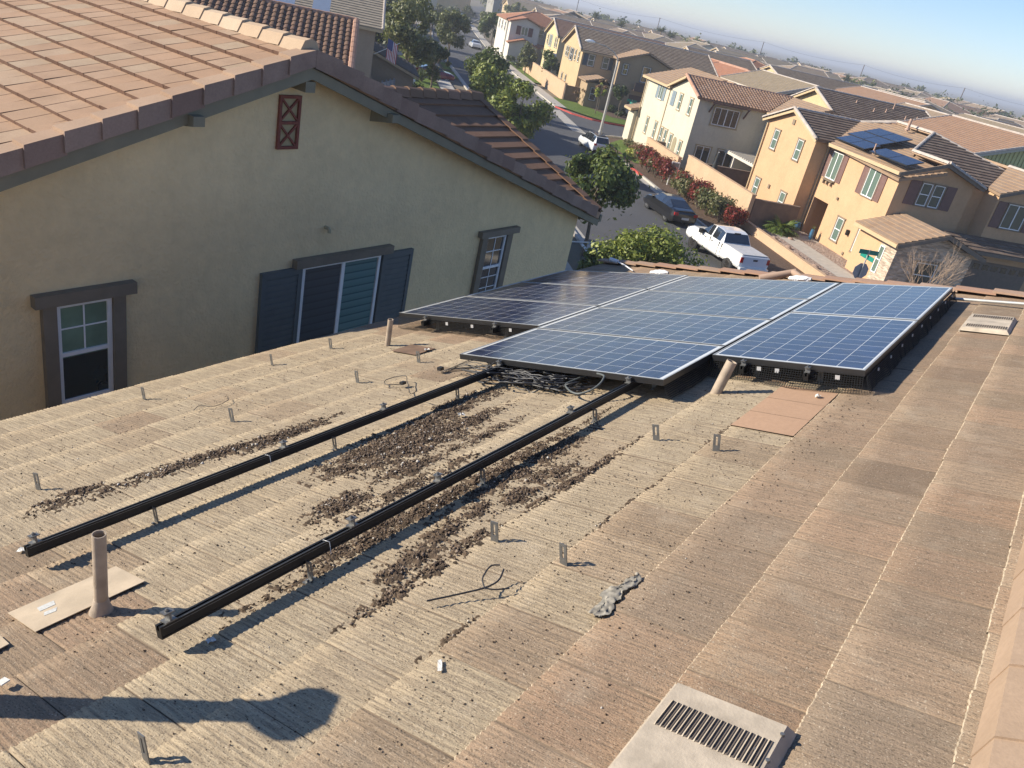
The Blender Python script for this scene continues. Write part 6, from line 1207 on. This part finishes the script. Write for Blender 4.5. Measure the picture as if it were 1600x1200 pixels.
# ================================================================== vehicles
def wheel(t, x, y, r, wd, T, P, rimm, tyre=RUBBER):
    sg = 1 if y > 0 else -1; mb = MB(); n = 22; yo = y+sg*wd/2; yi = y-sg*wd/2
    prof = [(r*.62, yo-sg*.01), (r*.9, yo), (r, yo-sg*.03), (r, yi+sg*.03), (r*.9, yi), (r*.5, yi)]
    vs = [(x+q*math.cos(2*math.pi*k/n), yy, r+q*math.sin(2*math.pi*k/n)) for q, yy in prof for k in range(n)]
    mb.mesh(vs, [(i*n+k, i*n+(k+1) % n, (i+1)*n+(k+1) % n, (i+1)*n+k) for i in range(len(prof)-1) for k in range(n)], .5, 0, True); w_ = mb.build('wheel', tyre, t, T, P)
    mb = MB(); c = [(x+r*.6*math.cos(2*math.pi*k/n), yo-sg*.05, r+r*.6*math.sin(2*math.pi*k/n)) for k in range(n)]; mb.face(c, .5, 1)
    for k in range(6):
        a = 2*math.pi*k/6; mb.bar((x+r*.1*math.cos(a), yo-sg*.03, r+r*.1*math.sin(a)), (x+r*.62*math.cos(a), yo-sg*.02, r+r*.62*math.sin(a)), r*.13, .03, (0, 1, 0))
    vs = [(x+q*math.cos(2*math.pi*k/n), yy, r+q*math.sin(2*math.pi*k/n)) for q, yy in ((r*.56, yo-sg*.02), (r*.64, yo-sg*.005), (r*.64, yo-sg*.04)) for k in range(n)]; mb.mesh(vs, [(i*n+k, i*n+(k+1) % n, (i+1)*n+(k+1) % n, (i+1)*n+k) for i in range(2) for k in range(n)], .5, 0, True)
    mb.build('rim', [rimm, DARKH], w_, T, P)
def vehicle(name, label, u_, v_, hdg, st, paint, glass, r, wd, axles, wy, rimm, cat='car', extras=(), K=.88):
    ca, sa = K*math.cos(R_(hdg)), K*math.sin(R_(hdg)); T = lambda p: XU((u_+p[0]*ca-p[1]*sa, v_+p[0]*sa+p[1]*ca, p[2]*K+.004)); P = XU((u_, v_, 0)); t = empty(name, P, label, cat)
    body, gl = MB(), MB(); secs = []
    for (x, zb, zm, zt, zr_, wb, wt, wr, fl) in st:
        rgt = [(wb*.93, zb), (wb, zb+.12), (wb*1.01, zm), (wt, zt), (wr, zr_)]; secs.append((x, [(-y, z) for y, z in rgt]+[(y, z) for y, z in rgt[::-1]], fl))
    for (xa, A_, fa), (xb, B_, fb_) in zip(secs, secs[1:]):
        for k in range(9):
            q = [(xa, *A_[k]), (xa, *A_[k+1]), (xb, *B_[k+1]), (xb, *B_[k])]; isg = (k in (3, 5) and 's' in fb_) or (k == 4 and 't' in fb_)
            if isg:
                body.face(q, .5, 0, False); c = sum((Vector(p) for p in q), Vector())/4; n_ = (Vector(q[1])-Vector(q[0])).cross(Vector(q[3])-Vector(q[0])).normalized()
                if n_.z < -.2 or n_.dot(Vector((0, c.y, c.z-.8))) < 0: n_ = -n_
                gl.face([c+(Vector(p)-c)*.965+n_*.008 for p in q], .5, 0, False)
            else: body.face(q, .5, 0, k not in (0, 4, 8))
    body.face([(secs[0][0], *p) for p in secs[0][1]]); body.face([(secs[-1][0], *p) for p in secs[-1][1]][::-1]); 
    body.box(secs[0][0]+.1, secs[-1][0]-.1, -wy+.2, wy-.2, st[0][1]-.1, st[0][1]+.02, m=1)
    body.build('body', [paint, BLACKM], t, T, P); gl.build('windows', glass, t, T, P)
    for ax in axles:
        for y in (-wy, wy):
            wheel(t, ax, y, r, wd, T, P, rimm); sg = 1 if y > 0 else -1; mb = MB(); yo = y+sg*(wd/2-.028)
            mb.tube([(ax, yo-sg*.3, r), (ax, yo, r)], r*1.16, 20); mb.build('wheel_arch', m_paint('arch_black', (.008, .008, .008), .9), t, T, P)
    for (nm_, b, m) in extras:
        mb = MB(); mb.box(*b); mb.build(nm_, m, t, T, P)
    return t
def carpaint(name, c, rough=.22): 
    if name in MATS: return MATS[name]
    g = G(name, rough, 0, .5); g.col(c); g.b.inputs['Coat Weight'].default_value = .8; g.b.inputs['Coat Roughness'].default_value = .05; MATS[name] = g.mat; return g.mat
TAIL = m_paint('tail_lamp_red', (.35, .01, .012), .2); CGL = m_glass('car_glass', (.012, .015, .02), 0, .04); RIMS = m_paint('alloy_rim', (.4, .4, .4), .3, .8); RIMB = m_paint('dark_rim', (.05, .045, .04), .4, .5); PLATE = m_paint('licence_plate', (.55, .55, .52), .5); CHR = m_paint('headlamp', (.6, .6, .62), .15, .6)
#        x      zb   zm   zt   zr   wb   wt   wr  flag (glass on the piece ending here: s side, t top)
TRK = [(-2.95, .62, .95, 1.22, 1.27, .93, .93, .86, ''), (-2.90, .58, .95, 1.27, 1.30, .96, .94, .88, ''), (-1.05, .55, .95, 1.30, 1.33, .99, .95, .88, ''), (-1.0, .50, .95, 1.32, 1.36, .99, .95, .90, ''), (-.72, .50, .95, 1.32, 1.86, .99, .95, .74, 't'), (-.35, .50, .95, 1.32, 1.93, 1.0, .95, .76, 's'), (.15, .50, .95, 1.32, 1.94, 1.0, .95, .76, 's'), (.25, .50, .95, 1.32, 1.94, 1.0, .95, .76, ''), (.62, .50, .95, 1.31, 1.90, 1.0, .95, .74, 's'), (1.28, .50, .95, 1.30, 1.34, 1.0, .94, .84, 'st'), (1.35, .50, .95, 1.28, 1.31, 1.0, .93, .82, ''), (2.45, .52, .95, 1.16, 1.22, .99, .90, .74, ''), (2.78, .55, .90, 1.05, 1.12, .95, .84, .66, ''), (2.86, .60, .85, .95, 1.0, .86, .78, .6, '')]
WPT = carpaint('white_car_paint', (.78, .78, .76))
vehicle('pickup_truck', 'white four door pickup truck with covered bed parked at the kerb', 36.1, -19.0, 9, TRK, WPT, CGL, .41, .28, (-1.95, 1.78), .86, RIMB, 'truck', extras=[
    ('tail_light', (-2.985, -2.93, -.95, -.78, .92, 1.22), TAIL), ('tail_light', (-2.985, -2.93, .78, .95, .92, 1.22), TAIL), ('tailgate', (-2.975, -2.945, -.77, .77, .74, 1.22), carpaint('white_tailgate', (.6, .62, .68))), ('tailgate_handle', (-2.99, -2.974, -.14, .14, 1.06, 1.15), BLACKM), ('rear_bumper', (-3.12, -2.94, -.93, .93, .50, .70), WPT), ('licence_plate', (-3.135, -3.121, -.15, .15, .53, .67), PLATE),
    ('bed_cover', (-2.86, -1.08, -.85, .85, 1.315, 1.355), m_paint('bed_cover', (.5, .5, .5), .6)), ('mirror', (1.0, 1.2, .98, 1.22, 1.22, 1.45), BLACKM), ('mirror', (1.0, 1.2, -1.22, -.98, 1.22, 1.45), BLACKM), ('door_handle', (-.1, .08, .995, 1.02, 1.12, 1.16), BLACKM), ('door_handle', (.62, .8, .995, 1.02, 1.12, 1.16), BLACKM), ('brake_light', (-.80, -.74, -.2, .2, 1.86, 1.91), BLACKM), ('headlight', (2.6, 2.8, .66, .92, .88, 1.06), CHR), ('headlight', (2.6, 2.8, -.92, -.66, .88, 1.06), CHR), ('door_seam', (.195, .207, .96, 1.012, .6, 1.3), BLACKM), ('door_seam', (-.745, -.733, .96, 1.012, .6, 1.3), BLACKM), ('door_seam', (1.22, 1.232, .96, 1.012, .6, 1.28), BLACKM), ('cab_gap', (-1.035, -1.0, -.96, 1.0, .7, 1.30), BLACKM), ('side_sill', (-.8, 1.3, .80, .97, .46, .52), BLACKM)])
SED = [(-2.42, .40, .60, .78, .82, .78, .74, .6, ''), (-2.36, .30, .62, .90, .95, .86, .80, .66, ''), (-2.05, .22, .62, .96, 1.02, .91, .84, .68, ''), (-1.70, .20, .62, .97, 1.06, .92, .85, .68, ''), (-.85, .20, .62, .97, 1.37, .92, .84, .56, 'st'), (-.3, .20, .62, .96, 1.43, .92, .84, .58, 's'), (.35, .20, .62, .95, 1.43, .92, .84, .58, 's'), (1.15, .20, .62, .93, 1.0, .92, .83, .68, 'st'), (1.3, .20, .62, .92, .97, .92, .82, .66, ''), (2.0, .22, .60, .82, .88, .91, .78, .6, ''), (2.38, .28, .52, .70, .74, .84, .68, .5, ''), (2.44, .32, .48, .6, .64, .76, .6, .44, '')]
BPT = carpaint('black_car_paint', (.004, .004, .005), .3)
vehicle('sedan', 'black four door sedan parked at the kerb in front of the hedge', 43.9, -18.85, 6, SED, BPT, CGL, .34, .23, (-1.38, 1.48), .80, RIMS, extras=[('tail_light', (-2.43, -2.30, .56, .84, .72, .90), TAIL), ('tail_light', (-2.43, -2.30, -.84, -.56, .72, .90), TAIL), ('licence_plate', (-2.45, -2.425, -.26, .26, .48, .62), PLATE), ('mirror', (.85, 1.0, .84, 1.0, .92, 1.04), BPT), ('mirror', (.85, 1.0, -1.0, -.84, .92, 1.04), BPT), ('spoiler', (-2.36, -2.2, -.62, .62, .985, 1.03), BPT)])
SUV = [(-2.32, .45, .70, .90, .96, .84, .80, .66, ''), (-2.28, .32, .70, .98, 1.05, .90, .84, .70, ''), (-1.95, .28, .70, 1.02, 1.60, .92, .86, .62, 't'), (-1.3, .28, .70, 1.02, 1.68, .93, .86, .64, 's'), (-.3, .28, .70, 1.01, 1.70, .93, .86, .64, 's'), (.35, .28, .70, 1.0, 1.66, .93, .86, .63, 's'), (1.15, .28, .70, .99, 1.08, .93, .85, .7, 'st'), (1.3, .28, .70, .97, 1.04, .93, .84, .68, ''), (2.0, .3, .66, .90, .97, .91, .8, .62, ''), (2.3, .36, .6, .78, .84, .84, .7, .5, '')]
vehicle('compact_suv', 'white compact suv with dark roof glass parked below the street lamp', 62.3, -19.0, 5, SUV, carpaint('silver_white_paint', (.62, .64, .66)), CGL, .36, .24, (-1.35, 1.42), .80, RIMS, K=.8, extras=[('tail_light', (-2.33, -2.24, .60, .86, .84, 1.04), TAIL), ('tail_light', (-2.33, -2.24, -.86, -.60, .84, 1.04), TAIL), ('licence_plate', (-2.335, -2.32, -.26, .26, .66, .80), PLATE), ('mirror', (.85, 1.0, .86, 1.05, 1.0, 1.14), BLACKM), ('mirror', (.85, 1.0, -1.05, -.86, 1.0, 1.14), BLACKM), ('roof_panel', (-1.7, .4, -.56, .56, 1.695, 1.715), BPT)])
vehicle('red_car', 'dark red car parked across the driveway behind the tall olive tree', 88.6, -8.2, -88, SED, carpaint('red_car_paint', (.18, .006, .02)), CGL, .34, .23, (-1.38, 1.48), .80, RIMS, extras=[('tail_light', (-2.43, -2.30, .56, .84, .72, .90), TAIL), ('tail_light', (-2.43, -2.30, -.84, -.56, .72, .90), TAIL)])
vehicle('white_car', 'small white car at the far right kerb beyond the clustered trees', 141, -19.0, 1, SED, carpaint('silver_white_paint', (.62, .64, .66)), CGL, .34, .23, (-1.38, 1.48), .80, RIMS)
vehicle('white_van', 'tiny white vehicle far up the road near the top edge', 226, -25.5, 4, SUV, WPT, CGL, .36, .24, (-1.35, 1.42), .80, RIMS)
for i, (a, b, h_, lb) in enumerate(((78.5, .2, 90, 'white hatchback partly hidden beside the garage roof, lower one'), (83.5, .4, 90, 'white hatchback partly hidden beside the garage roof, upper one'))):
    vehicle('parked_car', lb, a, -3.6+i*.6, h_-180, SUV, WPT, CGL, .36, .24, (-1.35, 1.42), .80, RIMS)
vehicle('parked_car', 'black car half hidden behind the brightest street tree', 72, -12.6, 2, SED, BPT, CGL, .34, .23, (-1.38, 1.48), .80, RIMS)
# ================================================================== skyline trees
rs = random.Random(33)
def far_tree(az, D, H, R, mat, label, n=700, kind='round', seed=0):
    X, Y = D*math.cos(R_(az)), D*math.sin(R_(az)); r2 = random.Random(seed); t = empty('skyline_tree', (X, Y, 0), label, 'tree', 'trees on the skyline'); tr = H*.25
    if kind == 'cone': cl = [(X+r2.uniform(-.2, .2)*R, Y+r2.uniform(-.2, .2)*R, tr+(H-tr)*k/9, R*(1.1-k/9)) for k in range(10)]
    else: cl = crown_clumps(X, Y, (H+tr)/2, R, (H-tr)/2, 16, r2, .45)
    V, Fq = leafy(cl, n, max(.5, D*.0028), 1, .9, .4); np_mesh('crown', V, Fq, RNG.random(len(Fq)), mat, t, (X, Y, 0)); mb = MB(); mb.tube([(X, Y, 0), (X, Y, H*.7)], [.3, .12], 6); mb.build('trunk', BARK, t)
pal = [(27.0, 250, 8.9, 'tall palm beside the utility pole, left of the pair'), (26.35, 245, 8.0, 'shorter palm of the pair right of the utility pole'), (31.4, 260, 8.4, 'lone palm on the skyline left of the long brown roof'), (29.6, 255, 7.8, 'lone palm between the skyline poles'), (14.9, 240, 7.6, 'small palm left of the second pole from the right'), (18.4, 250, 6.6, 'low palm tuft above the little white trimmed gable'), (23.8, 255, 7.2, 'palm tuft right of the tall pair'), (12.6, 240, 6.3, 'low palm tuft left of the spreading tree')]
for i, (az, D, H, lb) in enumerate(pal): fronds(*(lambda q: (q[0]*CU+q[1]*SU, -q[0]*SU+q[1]*CU))((D*math.cos(R_(az)), D*math.sin(R_(az)))), 0, 46, 2.0, FARL, lb, 'palm_tree', 'palm tree', 50+i, trunk=H-1.2, lw=.15, dens_=5, group='palms on the skyline', rt=.22)
sp = [(11.5, 200, 7.0, 5.5, FARL, 'round', 'spreading tree above the red roof at the right'), (10.1, 230, 5.6, 6, FARL, 'round', 'dark round tree left of the yellow green one'), (9.3, 240, 5.4, 6.0, FARL, 'round', 'second dark round tree beside the yellow green one'), (8.9, 250, 5.2, 5.5, FARY, 'round', 'yellow green tree at the foot of the rightmost pole'), (7.8, 260, 5.4, 4.5, OLV, 'round', 'grey thin tree right of the rightmost pole'), (6.6, 230, 6.2, 8.5, FARL, 'round', 'broad dark domed tree near the right edge'), (5.4, 240, 6.2, 8.5, OLV, 'round', 'broad pale domed tree near the right edge'), (3.9, 220, 6.0, 7, FARL, 'round', 'dark tree cut by the right picture edge')]
for i, (az, D, H, R, m, k, lb) in enumerate(sp): far_tree(az, D, H, R, m, lb, 1500, k, 200+i)
for i in range(7): far_tree(20.9+i*.5-(.0 if i < 4 else -.6), 330, 8.2-.25*i, 2.6, DKG, ['first', 'second', 'third', 'fourth', 'fifth', 'sixth', 'seventh'][i]+' dark conical cypress in the skyline row left of the middle pole', 500, 'cone', 300+i)
kinds = ['dark', 'olive', 'pale green']
for i in range(74):
    az = 4+i*.48+rs.uniform(-.2, .2); D = rs.uniform(260, 480); H = rs.uniform(4.5, 8.0) if az < 24 else rs.uniform(5.5, 9.2); k = rs.randrange(3)
    far_tree(az, D, H, rs.uniform(2.5, 5.5), (FARL, OLV, FARY)[k] if rs.random() < .9 else DKG, '%s tree in the skyline row, %s' % (kinds[k], where(az, D*.75)), 420, 'cone' if rs.random() < .2 else 'round', 400+i)
for i in range(30):
    az = rs.uniform(3, 45); D = rs.uniform(150, 260); far_tree(az, D, rs.uniform(3.5, 5.5), rs.uniform(1.8, 3), (FARL, OLV)[i % 2], 'small %s yard tree among roofs, %s' % (('green', 'grey')[i % 2], where(az, D)), 400, 'round', 600+i)
# ================================================================== haze
hz = bpy.data.materials.new('haze'); hz.use_nodes = True; n_ = hz.node_tree; n_.nodes.clear(); o_ = n_.nodes.new('ShaderNodeOutputMaterial'); pv = n_.nodes.new('ShaderNodeVolumePrincipled')
pv.inputs['Color'].default_value = (.84, .88, .95, 1); pv.inputs['Density'].default_value = .0007; pv.inputs['Anisotropy'].default_value = .2; n_.links.new(pv.outputs[0], o_.inputs['Volume'])
mb = MB(); mb.box(-9500, 9500, -11000, 11000, -1.1, 24); o = mb.build('haze', hz, None); o['kind'] = 'stuff'; o['label'] = 'thin pale blue haze over the whole neighbourhood'; o.display_type = 'WIRE'
